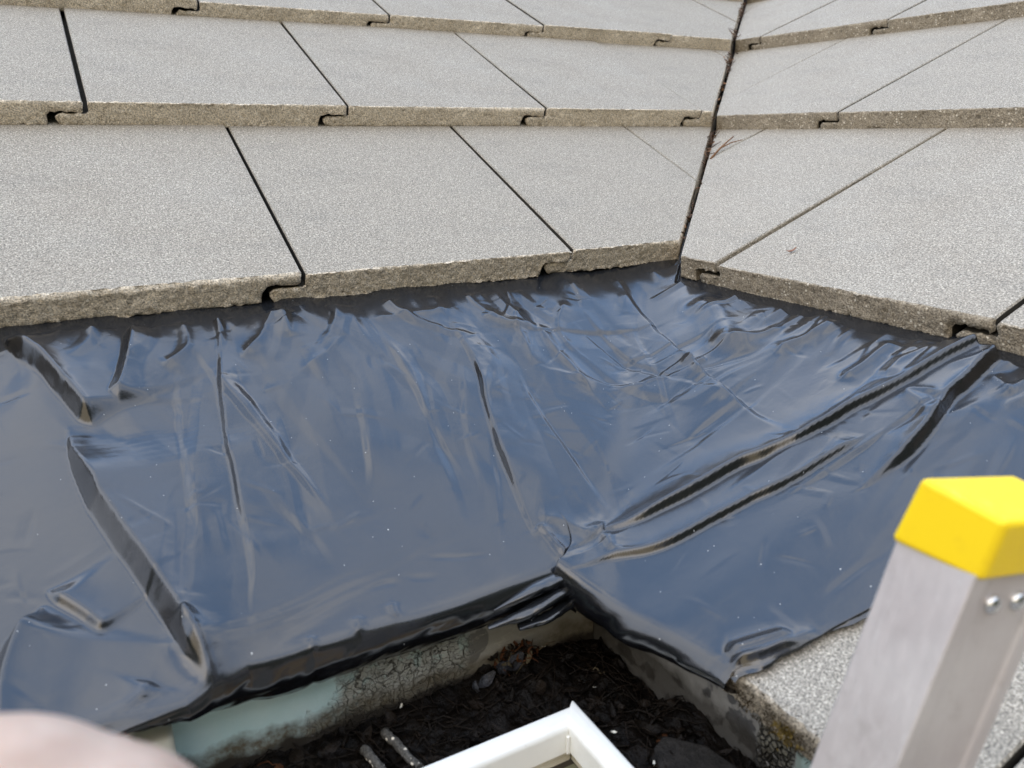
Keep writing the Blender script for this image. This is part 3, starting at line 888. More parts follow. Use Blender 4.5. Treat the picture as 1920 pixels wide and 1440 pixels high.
gutter = empty("gutter", (0.28, 0.385, -0.42))
tag(gutter, "concrete gutter with peeling green paint inside and a white trim along its lip", "gutter")
def wall_grid(name, mat, axis, pos, a0, a1, z0, z1, thick, step=0.004):
    """a slab with a slightly uneven visible face and a rounded foot"""
    na = int((a1 - a0) / step); nz = 22
    A = np.linspace(a0, a1, na + 1); S = np.linspace(0, 1, nz + 1)
    bm = bmesh.new()
    grid = []
    for i, aa in enumerate(A):
        col = []
        for j, sv in enumerate(S):
            zz = z1 + (z0 - z1) * sv
            off = -0.012 * max(0, sv - 0.62) ** 2 / 0.15 + 0.0008 * float(fbm(np.array([aa * 40]), np.array([zz * 40]), 3, 3)[0])
            col.append(bm.verts.new((aa, pos + off, zz) if axis == 'x' else (pos + off, aa, zz)))
        col.append(bm.verts.new((aa, pos + thick, z0) if axis == 'x' else (pos + thick, aa, z0)))
        col.append(bm.verts.new((aa, pos + thick, z1) if axis == 'x' else (pos + thick, aa, z1)))
        grid.append(col)
    k = nz + 3
    for p, q in zip(grid[:-1], grid[1:]):
        for j in range(k):
            bm.faces.new((p[j], p[(j + 1) % k], q[(j + 1) % k], q[j]))
    bm.faces.new(grid[0]); bm.faces.new(list(reversed(grid[-1])))
    bmesh.ops.recalc_face_normals(bm, faces=bm.faces[:])
    return parented(link_bm(name, bm, mat, smooth=False), gutter)
tag(wall_grid("back_wall", mat_gutter_left(), 'x', 0.425, -0.6, 0.3085, -0.402, -0.306, 0.03), "green painted back wall, crackled and bare towards the corner")
tag(wall_grid("back_wall", mat_gutter_right(), 'y', 0.310, -0.6, 0.4545, -0.402, -0.3185, 0.03), "dark stained grey back wall with a cracked mortar joint")
M_conc = mat_noisy("wet_concrete", (0.05, 0.045, 0.04), (0.09, 0.085, 0.075), 60, 0.5)
bm = bmesh.new()
box_bm(bm, (-0.6, 0.3462, -0.402), (0.3085, 0.4245, -0.396)); box_bm(bm, (0.2392, -0.6, -0.4018), (0.309, 0.3460, -0.3958))
box_bm(bm, (-0.6, 0.3461, -0.396), (0.2389, 0.3472, -0.374)); box_bm(bm, (0.2391, -0.6, -0.3957), (0.2402, 0.3456, -0.3742))
parented(link_bm("trough", bm, M_conc), gutter)

def mat_trim():
    m, nt, b = new_mat("white_trim"); h = NT(nt)
    v = h.coord()
    g = h.noise(v, 35, 6, 0.7); d = h.voronoi(v, 170); dc = h.sep(h.voronoi(v, 170, out="Color"))[0]
    c = h.mix(h.ramp(g, [(0.50, 0), (0.75, 0.35)]), (0.84, 0.83, 0.77), (0.58, 0.55, 0.45))
    sp = h.math('MULTIPLY', h.ramp(d, [(0.06, 1), (0.10, 0)]), h.ramp(dc, [(0.86, 0), (0.88, 0.8)]))
    h.l(h.mix(sp, c, (0.20, 0.17, 0.13)), b.inputs["Base Color"])
    h.l(h.maprange(g, 0.3, 0.7, 0.28, 0.5), b.inputs["Roughness"])
    return m
M_white = mat_trim()
M_cream = mat_plain("cream_trim", (0.62, 0.58, 0.47), 0.4, 0.5)
def lip(axis, zoff, a0, corner, mat, prof, mitre):
    """profile points (o = outwards from the gutter, z); swept to the mitre at the inner corner"""
    bm = bmesh.new()
    ringA, ringB = [], []
    for o, z in prof:
        if axis == 'x':
            ringA.append(bm.verts.new((a0, corner[1] - o, z + zoff)))
            ringB.append(bm.verts.new((corner[0] - o - mitre, corner[1] - o, z + zoff)))
        else:
            ringA.append(bm.verts.new((corner[0] - o, a0, z + zoff)))
            ringB.append(bm.verts.new((corner[0] - o, corner[1] - o - mitre, z + zoff)))
    n = len(prof)
    for k in range(n):
        bm.faces.new((ringA[k], ringA[(k + 1) % n], ringB[(k + 1) % n], ringB[k]))
    bm.faces.new(ringA); bm.faces.new(list(reversed(ringB)))
    bmesh.ops.recalc_face_normals(bm, faces=bm.faces[:])
    es = [e for e in bm.edges if all(v in ringB for v in e.verts)]
    bmesh.ops.bevel(bm, geom=es, offset=0.0009, segments=3, affect='EDGES', profile=0.5)
    return bm
def arc(cx, cz, r, a0, a1, n=6):
    return [(cx + r * math.cos(R(a0 + (a1 - a0) * k / n)), cz + r * math.sin(R(a0 + (a1 - a0) * k / n))) for k in range(n + 1)]
LZ = -0.3530
prof_lip = [(0.0, LZ - 0.020)] + arc(0.0036, LZ - 0.0042, 0.0036, 180, 95) + [(0.0062, LZ - 0.0002)] + arc(0.0110, LZ - 0.0048, 0.0048, 82, 2, 8) + [(0.0160, LZ - 0.0205), (0.0144, LZ - 0.0220)]
prof_lo = [(0.0020, LZ - 0.0212), (0.0095, LZ - 0.0212), (0.0085, LZ - 0.0315), (0.0101, LZ - 0.0320), (0.0101, LZ - 0.0338), (0.0020, LZ - 0.0338)]
LC = (0.2405, 0.3475)
parented(link_bm("lip_trim", lip('x', 0, -0.6, LC, M_white, prof_lip, 0.0002), M_white, smooth=False), gutter)
parented(link_bm("lip_trim", lip('y', 0.0010, -0.6, LC, M_white, prof_lip, -0.0040), M_white, smooth=False), gutter)
for ax, zo in (('x', 0), ('y', 0.0003)):
    parented(link_bm("fascia_strip", lip(ax, zo, -0.6, LC, M_cream, prof_lo, 0.0004), M_cream), gutter)
bm = bmesh.new(); box_bm(bm, (LC[0] - 0.0182, LC[1] - 0.0182, LZ - 0.0205), (LC[0] - 0.0158, LC[1] - 0.0158, LZ - 0.0070), bevel=0.0007)
parented(link_bm("sealant_bead", bm, M_white), gutter)
bm = bmesh.new(); box_bm(bm, (-0.030, 0.4035, -0.362), (0.0065, 0.4245, -0.322), bevel=0.004)
parented(link_bm("wall_clip", bm, mat_plain("old_cream_plastic", (0.62, 0.61, 0.52), 0.45), smooth=True), gutter)

# ------------------------------------------------------------------ wet litter in the gutter
def tube(bm, pts, r0, r1, sides=5, mi=0):
    pts = [Vector(p) for p in pts]
    prev = None
    n = len(pts)
    for i, p in enumerate(pts):
        t = (pts[min(i + 1, n - 1)] - pts[max(i - 1, 0)])
        if t.length < 1e-9: t = Vector((1, 0, 0))
        t.normalize()
        a = t.cross(Vector((0.13, 0.31, 0.94))).normalized(); b2 = t.cross(a)
        r = r0 + (r1 - r0) * i / (n - 1)
        ring = [bm.verts.new(p + (a * math.cos(2 * math.pi * k / sides) + b2 * math.sin(2 * math.pi * k / sides)) * r) for k in range(sides)]
        if prev:
            for k in range(sides):
                f = bm.faces.new((prev[k], prev[(k + 1) % sides], ring[(k + 1) % sides], ring[k])); f.material_index = mi; f.smooth = True
        else:
            f = bm.faces.new(list(reversed(ring))); f.material_index = mi
        prev = ring
    f = bm.faces.new(prev); f.material_index = mi

def leaf(bm, c, length, width, yaw, curl, pitch, roll, mi):
    c = Vector(c)
    rot = Matrix.Rotation(yaw, 3, 'Z') @ Matrix.Rotation(pitch, 3, 'Y') @ Matrix.Rotation(roll, 3, 'X')
    rows = []
    nl = 7
    for i in range(nl):
        t = i / (nl - 1)
        wv = width * math.sin(math.pi * (0.06 + 0.90 * t)) ** 0.8 * (1 + 0.25 * (random.random() - 0.5))
        x = (t - 0.5) * length
        z = curl * length * ((t - 0.5) ** 2 * 2)
        row = []
        for k, s in enumerate((-1, -0.5, 0, 0.5, 1)):
            row.append(bm.verts.new(c + rot @ Vector((x, s * wv / 2, z + abs(s) * wv * 0.25 * curl * 2 + random.uniform(-1, 1) * 0.0003))))
        rows.append(row)
    for p, q in zip(rows[:-1], rows[1:]):
        for k in range(4):
            f = bm.faces.new((p[k], p[k + 1], q[k + 1], q[k])); f.material_index = mi; f.smooth = True

def litter_z(x, y):
    x = np.asarray(x, float); y = np.asarray(y, float)
    arm = np.clip((0.345 - y) / 0.03, 0, 1)
    base = np.where(y > 0.345, -0.3775, -0.3775) + 0.014 * arm * 1.0
    rise = 0.010 * np.exp(-((x - 0.24) / 0.05) ** 2 - ((y - 0.415) / 0.03) ** 2)
    return base + rise + 0.006 * fbm(x * 32, y * 32, 201, 4, 0.55) + 0.003 * (1 - np.abs(2 * fbm(x * 90, y * 90, 205, 3))) ** 2

def mat_wet(name, c1, c2, rough, spec=0.10):
    m, nt, b = new_mat(name); h = NT(nt)
    v = h.coord()
    g = h.noise(v, 90, 5, 0.7); g2 = h.noise(v, 420, 3, 0.7)
    col = h.mix(h.ramp(g, [(0.35, 0), (0.7, 1)]), c1, c2)
    h.l(col, b.inputs["Base Color"])
    h.l(h.maprange(g2, 0.35, 0.65, rough - 0.15, rough + 0.25), b.inputs["Roughness"])
    b.inputs["Specular IOR Level"].default_value = spec
    nb = h.bump(g, 0.6, 0.004, None)
    h.bump(g2, 0.7, 0.0015, b, nb)
    return m
M_mud = mat_wet("wet_black_mulch", (0.0022, 0.0017, 0.0013), (0.0085, 0.006, 0.0042), 0.36, 0.12)
M_stem = mat_wet("dark_stems", (0.005, 0.0037, 0.0027), (0.018, 0.0125, 0.0085), 0.38, 0.14)
M_rust = mat_wet("rusty_leaf", (0.055, 0.022, 0.010), (0.12, 0.05, 0.022), 0.55)
M_tan = mat_wet("tan_stem", (0.06, 0.048, 0.028), (0.13, 0.105, 0.065), 0.55)
M_pale = mat_plain("pale_chip", (0.6, 0.58, 0.5), 0.8)
bm = bmesh.new()
st = 0.002
gx = np.arange(-0.45, 0.3105, st); gy = np.arange(-0.40, 0.4255, st)
GX, GY = np.meshgrid(gx, gy, indexing='ij')
GZ = litter_z(GX, GY)
inside = ((GY > 0.347) | (GX > 0.240))
ids = {}
for i in range(len(gx)):
    for j in range(len(gy)):
        if inside[i, j]: ids[i, j] = bm.verts.new((GX[i, j], GY[i, j], GZ[i, j]))
for (i, j), v in ids.items():
    if (i + 1, j) in ids and (i + 1, j + 1) in ids and (i, j + 1) in ids:
        f = bm.faces.new((v, ids[i + 1, j], ids[i + 1, j + 1], ids[i, j + 1])); f.smooth = True
def in_trough():
    while True:
        if random.random() < 0.62: x, y = random.uniform(0.0, 0.305), random.uniform(0.350, 0.420)
        else: x, y = random.uniform(0.246, 0.304), random.uniform(0.18, 0.37)
        return x, y
def lz(x, y): return float(litter_z(np.array([x]), np.array([y]))[0])
for k in range(300):
    x, y = in_trough()
    a = random.uniform(0, 6.28); L_ = random.uniform(0.008, 0.045); bend = random.uniform(-1.5, 1.5)
    pts = []
    px_, py_ = x, y
    for q in range(7):
        pts.append((min(max(px_, 0.0 if py_ > 0.35 else 0.243), 0.307), min(py_, 0.421), lz(px_, py_) + 0.0012 + 0.002 * random.random() + (0.003 if q in (3, 4) and random.random() < 0.3 else 0)))
        px_ += math.cos(a) * L_ / 6; py_ += math.sin(a) * L_ / 6; a += bend / 6
    if any(p[0] < 0.243 and p[1] < 0.35 for p in pts): continue
    mi = random.choices((1, 2, 3), (0.985, 0.005, 0.01))[0]
    tube(bm, pts, random.uniform(0.0003, 0.0009), 0.0003, 5, mi)
for k in range(230):
    x, y = in_trough()
    leaf(bm, (x, y, lz(x, y) + 0.0015), random.uniform(0.005, 0.020), random.uniform(0.003, 0.009), random.uniform(0, 6.28), random.uniform(-0.5, 0.9), random.uniform(-0.35, 0.35), random.uniform(-0.5, 0.5), random.choices((0, 1, 2, 3), (0.62, 0.36, 0.012, 0.008))[0])
for k in range(9):
    x, y = in_trough()
    leaf(bm, (x, y, lz(x, y) + 0.0035), random.uniform(0.0015, 0.004), random.uniform(0.001, 0.002), random.uniform(0, 6.28), 0.3, 0.2, 0.3, 4)
tag(link_bm("leaf_litter", bm, [M_mud, M_stem, M_rust, M_tan, M_pale]), "black wet rotted leaves and stems filling the gutter", "leaf litter", kind="stuff")

# rusty clump at the foot of the left back wall
bm = bmesh.new()
cc = (0.236, 0.416, -0.366)
for k in range(60):
    d = (random.gauss(0, 0.007), random.gauss(0, 0.0035), abs(random.gauss(0, 0.006)))
    leaf(bm, (cc[0] + d[0], min(cc[1] + d[1], 0.421), cc[2] + d[2]), random.uniform(0.004, 0.012), random.uniform(0.002, 0.005), random.uniform(0, 6.28), random.uniform(-1, 1.4), random.uniform(-1, 1), random.uniform(-1, 1), random.choices((0, 1, 2), (0.5, 0.3, 0.2))[0])
for k in range(26):
    a = random.uniform(0, 6.28)
    p = Vector(cc) + Vector((random.gauss(0, 0.008), random.gauss(-0.002, 0.004), random.uniform(0, 0.010)))
    q = p + Vector((math.cos(a) * 0.014, math.sin(a) * 0.008, random.uniform(-0.006, 0.004)))
    tube(bm, [p, (p + q) / 2 + Vector((0, 0, 0.002)), q], 0.0005, 0.0003, 5, random.choice((0, 2, 1)))
tag(link_bm("leaf_clump", bm, [M_rust, M_stem, M_tan]), "clump of rusty rotten leaves against the bare grey back wall in the gutter", "leaf clump")

# glossy torn scraps of wet leaf
bm = bmesh.new()
M_gloss = mat_wet("glossy_wet_leaf", (0.02, 0.02, 0.022), (0.05, 0.05, 0.055), 0.22, 0.4)
for dx, dy, l_, w_, yw in ((0, 0, 0.016, 0.008, 0.3), (0.012, 0.002, 0.014, 0.009, 0.9), (0.024, 0.003, 0.018, 0.010, 0.4), (-0.010, -0.003, 0.012, 0.006, 1.4)):
    leaf(bm, (0.205 + dx, 0.408 + dy, -0.3665 + dx * 0.15), l_, w_, yw, 0.7, random.uniform(-0.3, 0.2), 0.5, 0)
tag(link_bm("wet_leaf", bm, M_gloss), "glossy torn black leaf lying below the crackled paint", "leaf")

# two grey crusted sticks
M_stick = mat_tile_raw("crusted_stick", (0.10, 0.095, 0.085), (0.055, 0.05, 0.042))
for n_, (p, q, lab) in enumerate((((0.112, 0.397), (0.118, 0.362), "grey crusted stick in the gutter, nearer the green paint"), ((0.128, 0.404), (0.138, 0.366), "grey crusted stick in the gutter, nearer the crackled paint"))):
    bm = bmesh.new()
    pts = []
    for k in range(14):
        t = k / 13
        x = p[0] + (q[0] - p[0]) * t + random.uniform(-0.0006, 0.0006); y = p[1] + (q[1] - p[1]) * t
        pts.append((x, y, -0.3735 + 0.0012 * math.sin(t * 5 + n_)))
    tube(bm, pts, 0.0032, 0.0026, 9, 0)
    tag(link_bm("stick", bm, M_stick), lab, "stick", "crusted sticks in the gutter")

# a broken piece of slate in the right arm
bm = bmesh.new()
out = [(0.248, 0.262), (0.258, 0.292), (0.272, 0.297), (0.287, 0.276), (0.291, 0.252), (0.268, 0.243)]
lo_ = [bm.verts.new((x, y, -0.3605 + 0.15 * (x - 0.27))) for x, y in out]
hi_ = [bm.verts.new((x, y, -0.3545 + 0.15 * (x - 0.27))) for x, y in out]
bm.faces.new(list(reversed(lo_))); bm.faces.new(hi_)
for k in range(6): bm.faces.new((lo_[k], lo_[(k + 1) % 6], hi_[(k + 1) % 6], hi_[k]))
bmesh.ops.recalc_face_normals(bm, faces=bm.faces[:])
bmesh.ops.bevel(bm, geom=bm.edges[:], offset=0.0008, segments=2, affect='EDGES')
tag(link_bm("slate_fragment", bm, mat_wet("wet_slate", (0.014, 0.013, 0.012), (0.028, 0.025, 0.022), 0.5)), "flat dark broken slate lying in the litter beside the white trim", "slate fragment")

# ------------------------------------------------------------------ moss on the right eave tile
bm = bmesh.new()
for k in range(5200):
    y = random.uniform(-0.02, 0.2620)
    zt = random.random()
    x0 = XE - 0.0005 + (0.004 * (1 - zt * 3) if zt < 0.33 else 0) * random.random() * 1.2
    z0 = ZRE + 0.0006 - zt * 0.029
    if zt < 0.06: x0 = XE + random.uniform(0, 0.006); z0 = ZRE + 0.0004 + TANR * (x0 - XE)
    x0 += 0.012 * max(0, zt)       # the front leans back with the tile
    L_ = random.uniform(0.001, 0.0035)
    d = Vector((-0.75 + random.gauss(0, 0.35), random.gauss(0, 0.5), random.gauss(0.25, 0.5))).normalized()
    s = d.cross(Vector((random.random(), random.random(), random.random()))).normalized() * random.uniform(0.00025, 0.0006)
    p = Vector((x0, y, z0))
    mi = random.choices((0, 1, 2), (0.6, 0.36, 0.04))[0]
    f = bm.faces.new([bm.verts.new(p - s), bm.verts.new(p + s), bm.verts.new(p + d * L_)]); f.material_index = mi
for k in range(260):
    p = Vector((XE + 0.003 + random.gauss(0, 0.0016), 0.222 + random.gauss(0, 0.0035), ZRE - 0.013 + random.gauss(0, 0.003)))
    d = Vector((-0.8 + random.gauss(0, 0.4), random.gauss(0, 0.5), random.gauss(0.3, 0.4))).normalized()
    s = d.cross(Vector((random.random(), random.random(), random.random()))).normalized() * 0.0005
    f = bm.faces.new([bm.verts.new(p - s), bm.verts.new(p + s), bm.verts.new(p + d * 0.003)]); f.material_index = 3
tag(link_bm("moss", bm, [mat_plain("brown_moss", (0.045, 0.033, 0.020), 0.95, 0.1), mat_plain("dark_moss", (0.085, 0.066, 0.042), 0.95, 0.1), mat_plain("grey_moss", (0.14, 0.125, 0.095), 0.95, 0.1), mat_plain("yellow_lichen", (0.20, 0.14, 0.04), 0.9, 0.1)]),
    "shaggy brown moss along the front edge of the eave tile", "moss", kind="stuff")

# ------------------------------------------------------------------ bits in the valley
def tile_top_z(x, y):
    zz = -9
    for i in range(1, 6):
        yy, z = rowsL[i]
        if y >= yy and x < valley_x(y): zz = max(zz, z + TANL * (y - yy))
        xx, z = rowsR[i]
        if x >= xx and x >= valley_x(y): zz = max(zz, z + TANR * (x - xx))
    return zz
M_needle = mat_noisy("brown_needles", (0.045, 0.026, 0.014), (0.12, 0.068, 0.04), 200, 0.85)
M_orange = mat_noisy("orange_needles", (0.15, 0.075, 0.035), (0.25, 0.135, 0.07), 200, 0.85)
bm = bmesh.new()
def needles(n, y0, y1, spread, lift, len_=(0.006, 0.02), ori=None):
    for k in range(n):
        y = random.uniform(y0, y1)
        x = valley_x(y) + random.gauss(0.001, spread)
        z = max(tile_top_z(valley_x(y) - 0.01, y), tile_top_z(valley_x(y) + 0.01, y)) + random.uniform(-0.010, lift)
        if abs(x - valley_x(y)) > 0.004: z = tile_top_z(x, y) + 0.0015
        a = random.gauss(0.8, 0.5); L_ = random.uniform(*len_)
        d = Vector((math.cos(a), math.sin(a), random.gauss(0.42, 0.25))) * L_
        p = Vector((x, y, z))
        tube(bm, [p, p + d * 0.5 + Vector((random.gauss(0, 0.001), random.gauss(0, 0.001), 0.0006)), p + d], 0.0008, 0.0004, 4, 0 if random.random() < 0.86 else 1)
needles(90, 0.70, 1.75, 0.0014, -0.002, (0.004, 0.014))
needles(45, 1.22, 1.30, 0.005, 0.002, (0.004, 0.014))
needles(40, 0.90, 1.00, 0.003, 0.002)
needles(36, 1.50, 1.62, 0.004, 0.004)
needles(22, 1.32, 1.37, 0.006, 0.004)
for k in range(34):
    y = random.uniform(0.69, 1.7); x = valley_x(y) + random.gauss(0.002, 0.002)
    leaf(bm, (x, y, max(tile_top_z(x - 0.01, y), tile_top_z(x + 0.01, y)) - random.uniform(0, 0.004)), random.uniform(0.006, 0.014), random.uniform(0.003, 0.006), random.uniform(0, 6.28), 0.6, random.uniform(-0.6, 0.6), random.uniform(-0.6, 0.6), random.choice((0, 0, 1)))
tag(link_bm("fallen_needles", bm, [M_needle, M_orange]), "brown needles and leaf bits caught along the open valley between the slopes", "needles", kind="stuff")

bm = bmesh.new()
def onR1(x, y, dz): return Vector((x, y, tile_top_z(valley_x(y) + 0.02, y) * 0 + rowsR[1][1] + TANR * (x - rowsR[1][0]) + dz))
tw = [onR1(0.842, 0.905, 0.002), onR1(0.866, 0.913, 0.007), onR1(0.888, 0.920, 0.009), onR1(0.910, 0.932, 0.007)]
tube(bm, tw, 0.0017, 0.0009, 6)
tube(bm, [tw[1], onR1(0.880, 0.905, 0.010), onR1(0.896, 0.898, 0.008)], 0.0010, 0.0006, 6)
tag(link_bm("twig", bm, M_orange), "orange brown forked twig lying in the valley under the second right row", "twig")
bm = bmesh.new()
leaf(bm, (0.637, 0.557, tile_top_z(0.637, 0.557) + 0.0022), 0.011, 0.004, -0.5, 0.6, -0.35, 0.2, 0)
tag(link_bm("fallen_leaf", bm, mat_noisy("reddish_leaf", (0.22, 0.10, 0.06), (0.30, 0.16, 0.10), 300, 0.7)), "small reddish curled leaf on the large tile of the lowest right row", "leaf")

# ------------------------------------------------------------------ ladder
S_ = 0.54
P = {k: Vector(v) * S_ for k, v in dict(A=(0.4199, 0.2533, -0.1955), C=(0.4165, 0.1992, -0.2006), D=(0.4999, 0.1899, -0.2139), A2=(0.4137, 0.2628, -0.241), C2=(0.4161, 0.2061, -0.2414), D2=(0.5006, 0.1967, -0.2531),
                                         P1=(0.4174, 0.2617, -0.2482), P2=(0.4144, 0.2093, -0.245), P3=(0.4926, 0.2009, -0.2574)).items()}
ldir = Vector((-0.25, 0.045, -0.967)).normalized()
ladder = empty("ladder", P['P2'] + ldir * 2.8)
tag(ladder, "aluminium ladder stile with a yellow end cap leaning on the right eave", "ladder")
def parented_l(o): o.parent = ladder; o.matrix_parent_inverse = Matrix.Translation(ladder.location).inverted(); return o
def mat_alu():
    m, nt, b = new_mat("brushed_aluminium"); h = NT(nt)
    v = h.coord()
    g = h.noise(v, 26, 4, 0.6); g2 = h.noise(h.mapping(v, (500, 500, 16)), 1.0, 3, 0.6)
    h.l(h.mix(h.ramp(g, [(0.35, 0), (0.65, 1)]), (0.66, 0.61, 0.59), (0.74, 0.70, 0.68)), b.inputs["Base Color"])
    scr = h.noise(h.mapping(v, (240, 240, 5), rot=(0.1, 0.25, 0)), 1.0, 4, 0.7)
    grime = h.noise(v, 60, 5, 0.7)
    h.l(h.mix(h.ramp(scr, [(0.60, 0), (0.72, 0.45)]), h.mix(h.ramp(grime, [(0.55, 0), (0.75, 0.45)]), h.mix(h.ramp(g, [(0.35, 0), (0.65, 1)]), (0.60, 0.545, 0.525), (0.70, 0.655, 0.63)), (0.38, 0.34, 0.31)), (0.82, 0.80, 0.78)), b.inputs["Base Color"])
    b.inputs["Metallic"].default_value = 0.55
    h.l(h.maprange(g2, 0.3, 0.7, 0.42, 0.60), b.inputs["Roughness"])
    h.bump(g2, 0.1, 0.0003, b)
    return m
M_alu = mat_alu()
def mat_cap():
    m, nt, b = new_mat("yellow_plastic"); h = NT(nt)
    v = h.coord()
    g = h.noise(v, 90, 5, 0.7); sc = h.noise(h.mapping(v, (400, 60, 200), rot=(0.4, 0.2, 0.7)), 1.0, 3, 0.6)
    c = h.mix(h.ramp(g, [(0.55, 0), (0.8, 0.30)]), (1.0, 0.70, 0.010), (0.75, 0.45, 0.02))
    c = h.mix(h.ramp(sc, [(0.66, 0), (0.74, 0.35)]), c, (1.0, 0.86, 0.30))
    h.l(c, b.inputs["Base Color"])
    b.inputs["Roughness"].default_value = 0.48
    b.inputs["Specular IOR Level"].default_value = 0.4
    h.bump(h.noise(v, 900, 2), 0.12, 0.0004, b)
    return m
M_yellow = mat_cap()
def stile(off):
    p1, p2, p3 = P['P1'] + off, P['P2'] + off, P['P3'] + off
    e = p3 - p2; g = p1 - p2
    nrm = e.cross(ldir).normalized()
    if nrm.dot(g) > 0: nrm = -nrm           # pointing out of the right face
    sec = [p1, p2, p2 + e * 0.16, p2 + e * 0.19 - nrm * 0.0016, p2 + e * 0.83 - nrm * 0.0016, p2 + e * 0.86, p3, p3 + g]
    bm = bmesh.new()
    a = [bm.verts.new(q - ldir * 0.010) for q in sec]
    Lb_ = 2.8
    b_ = [bm.verts.new(q + ldir * Lb_) for q in sec]
    n = len(sec)
    for k in range(n): bm.faces.new((a[k], a[(k + 1) % n], b_[(k + 1) % n], b_[k]))
    bm.faces.new(a); bm.faces.new(list(reversed(b_)))
    bmesh.ops.recalc_face_normals(bm, faces=bm.faces[:])
    es = [ed for ed in bm.edges if abs((ed.verts[0].co - ed.verts[1].co).normalized().dot(ldir)) > 0.99]
    bmesh.ops.bevel(bm, geom=es, offset=0.0009, segments=3, affect='EDGES', profile=0.5)
    parented_l(link_bm("stile", bm, M_alu))
    # cap
    tops = [P['A'] + off, P['C'] + off, P['D'] + off, P['A'] + P['D'] - P['C'] + off]
    bots = [P['A2'] + off, P['C2'] + off, P['D2'] + off, P['A2'] + P['D2'] - P['C2'] + off]
    bm = bmesh.new()
    tv = [bm.verts.new(q) for q in tops]; bv = [bm.verts.new(q) for q in bots]
    bm.faces.new(tv); bm.faces.new(list(reversed(bv)))
    for k in range(4): bm.faces.new((tv[k], tv[(k + 1) % 4], bv[(k + 1) % 4], bv[k]))
    bmesh.ops.recalc_face_normals(bm, faces=bm.faces[:])
    bmesh.ops.bevel(bm, geom=bm.edges[:], offset=0.0024, segments=5, affect='EDGES', profile=0.5)
    cap = parented_l(link_bm("end_cap", bm, M_yellow, smooth=True)); wnm = cap.modifiers.new("wn", 'WEIGHTED_NORMAL'); wnm.keep_sharp = False
    return p2, e, nrm
p2, e_, nrm_ = stile(Vector((0, 0, 0)))
for aa, dd in ((0.37, 0.0085), (0.66, 0.0085)):
    bm = bmesh.new()
    c0 = p2 + e_ * aa + ldir * dd - nrm_ * 0.0016
    t1, t2 = e_.normalized(), nrm_.cross(e_.normalized()).normalized()
    prof = [(0.0034, 0.0), (0.0034, 0.0006), (0.0029, 0.0015), (0.0019, 0.0022), (0.0008, 0.0025)]
    prev = None
    for r_, hgt in prof:
        ring = [bm.verts.new(c0 + t1 * r_ * math.cos(2 * math.pi * k / 20) + t2 * r_ * math.sin(2 * math.pi * k / 20) + nrm_ * hgt) for k in range(20)]
        if prev:
            for k in range(20): bm.faces.new((prev[k], prev[(k + 1) % 20], ring[(k + 1) % 20], ring[k]))
        prev = ring
    bm.faces.new(prev)
    bmesh.ops.recalc_face_normals(bm, faces=bm.faces[:])
    parented_l(link_bm("rivet", bm, mat_plain("rivet_metal", (0.7, 0.7, 0.7), 0.25, 0.5, 1.0), smooth=True))
stile(nrm_ * 0.36)
for k in range(10):
    bm = bmesh.new()
    c0 = p2 + e_ * 0.5 + ldir * (0.22 + 0.26 * k)
    hw, hh = e_.normalized() * 0.013, ldir * 0.013
    ring = [c0 + hw + hh, c0 + hw - hh, c0 - hw - hh, c0 - hw + hh]
    a = [bm.verts.new(q + nrm_ * 0.0005) for q in ring]; b_ = [bm.verts.new(q + nrm_ * 0.334) for q in ring]
    for q in range(4): bm.faces.new((a[q], a[(q + 1) % 4], b_[(q + 1) % 4], b_[q]))
    bm.faces.new(a); bm.faces.new(list(reversed(b_)))
    bmesh.ops.recalc_face_normals(bm, faces=bm.faces[:])
    bmesh.ops.bevel(bm, geom=[ed for ed in bm.edges if abs((ed.verts[0].co - ed.verts[1].co).normalized().dot(nrm_)) > 0.9], offset=0.003, segments=2, affect='EDGES')
    parented_l(link_bm("rung", bm, M_alu))

# ------------------------------------------------------------------ a hand at the lower left
HO = Vector((-0.0245, 0.1341, -0.1303)) - right * 0.0182 - up * 0.0024
hr, hd, hf = right.copy(), (-up).copy(), fwd.copy()
def H(x, y, z): return HO + hr * x + hd * y + hf * z
chains = []
kn = [(-0.031, -0.0170, 0.004), (-0.008, -0.0190, 0.0), (0.013, -0.0175, 0.0), (0.029, -0.0110, 0.002)]
wrist = (-0.030, 0.080, 0.0)
for i, (x, y, z) in enumerate(kn):
    wx, wy, wz = wrist[0] + (i - 1.5) * 0.012, wrist[1], wrist[2]
    L0 = [0.030, 0.036, 0.034, 0.027][i]
    chains.append(([(wx, wy, wz), ((x + wx) / 2, (y + wy) / 2, -0.001), (x, y + 0.006, z)], [0.0190, 0.0210, 0.0240]))
    chains.append(([(x, y + 0.010, z + 0.008), (x * 1.05, y + 0.010, z + L0), (x * 1.0, y + 0.030, z + L0 + 0.008), (x * 0.95, y + 0.042, z + L0 - 0.008)], [0.0150, 0.0105, 0.0092, 0.0080]))
chains.append(([(-0.006, 0.060, 0.004), (0.022, 0.052, 0.010), (0.036, 0.040, 0.024), (0.034, 0.026, 0.042)], [0.0165, 0.0150, 0.0115, 0.0092]))
fore = [wrist, (-0.075, 0.150, -0.004), (-0.160, 0.285, -0.010)]
chains.append((fore, [0.028, 0.034, 0.042]))
bm = bmesh.new()
def ball(c, r):
    rr = bmesh.ops.create_icosphere(bm, subdivisions=2, radius=r)
    bmesh.ops.translate(bm, verts=rr['verts'], vec=c)
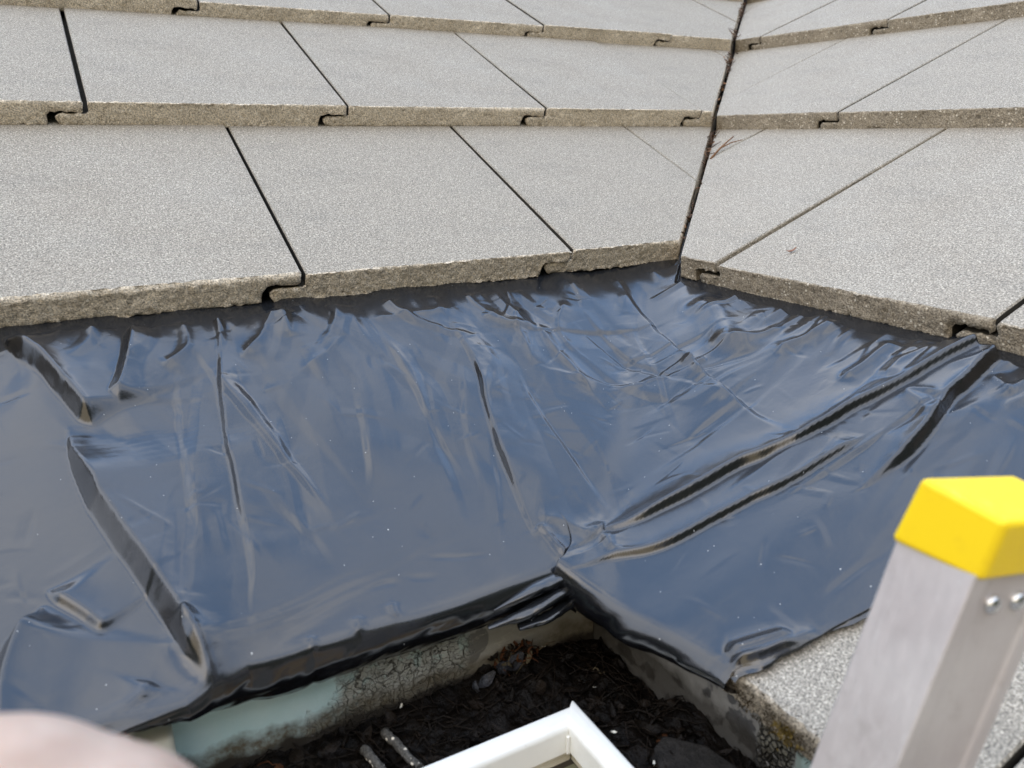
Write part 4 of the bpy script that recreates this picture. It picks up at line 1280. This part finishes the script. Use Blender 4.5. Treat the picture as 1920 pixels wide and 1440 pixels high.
for pts, rad in chains:
    for i in range(len(pts) - 1):
        nn_ = 9
        for k in range(nn_):
            t = k / (nn_ - 1)
            p = [pts[i][q] + (pts[i + 1][q] - pts[i][q]) * t for q in range(3)]
            ball(H(*p), rad[i] + (rad[i + 1] - rad[i]) * t)
def mat_skin():
    m, nt, b = new_mat("skin"); h = NT(nt)
    v = h.coord()
    g = h.noise(v, 45, 4, 0.6)
    h.l(h.mix(h.ramp(g, [(0.35, 0), (0.7, 1)]), (0.45, 0.305, 0.225), (0.60, 0.455, 0.36)), b.inputs["Base Color"])
    b.inputs["Roughness"].default_value = 0.5
    b.inputs["Subsurface Weight"].default_value = 0.15
    b.inputs["Subsurface Scale"].default_value = 0.004
    h.bump(h.noise(v, 420, 3), 0.2, 0.0006, b)
    return m
person = link_bm("person", bm, mat_skin(), smooth=True)
rm = person.modifiers.new("remesh", 'REMESH'); rm.mode = 'VOXEL'; rm.voxel_size = 0.0025; rm.use_smooth_shade = True
sm = person.modifiers.new("smooth", 'SMOOTH'); sm.iterations = 40; sm.factor = 0.5
tag(person, "out of focus bare fist of a person in the lower left corner", "person")
bm = bmesh.new()
for i in range(1):
    a, b_ = Vector(fore[1]), Vector(fore[2])
    prev = None
    ax = (b_ - a).normalized(); s1 = ax.cross(Vector((0, 0, 1))).normalized(); s2 = ax.cross(s1)
    for t, r_ in ((0.0, 0.036), (0.0, 0.041), (0.03, 0.043), (0.3, 0.045), (0.6, 0.048), (1.05, 0.052)):
        c = a + (b_ - a) * t
        ring = []
        for k in range(28):
            q = c + (s1 * math.cos(2 * math.pi * k / 28) + s2 * math.sin(2 * math.pi * k / 28)) * r_ * (1 + 0.03 * math.sin(k * 1.7 + t * 20))
            ring.append(bm.verts.new(H(*q)))
        if prev:
            for k in range(28): bm.faces.new((prev[k], prev[(k + 1) % 28], ring[(k + 1) % 28], ring[k]))
        prev = ring
    bm.faces.new(prev)
bmesh.ops.recalc_face_normals(bm, faces=bm.faces[:])
link_bm("sleeve", bm, mat_noisy("dark_fleece", (0.02, 0.022, 0.03), (0.035, 0.037, 0.045), 300, 0.95), parent=person, smooth=True)
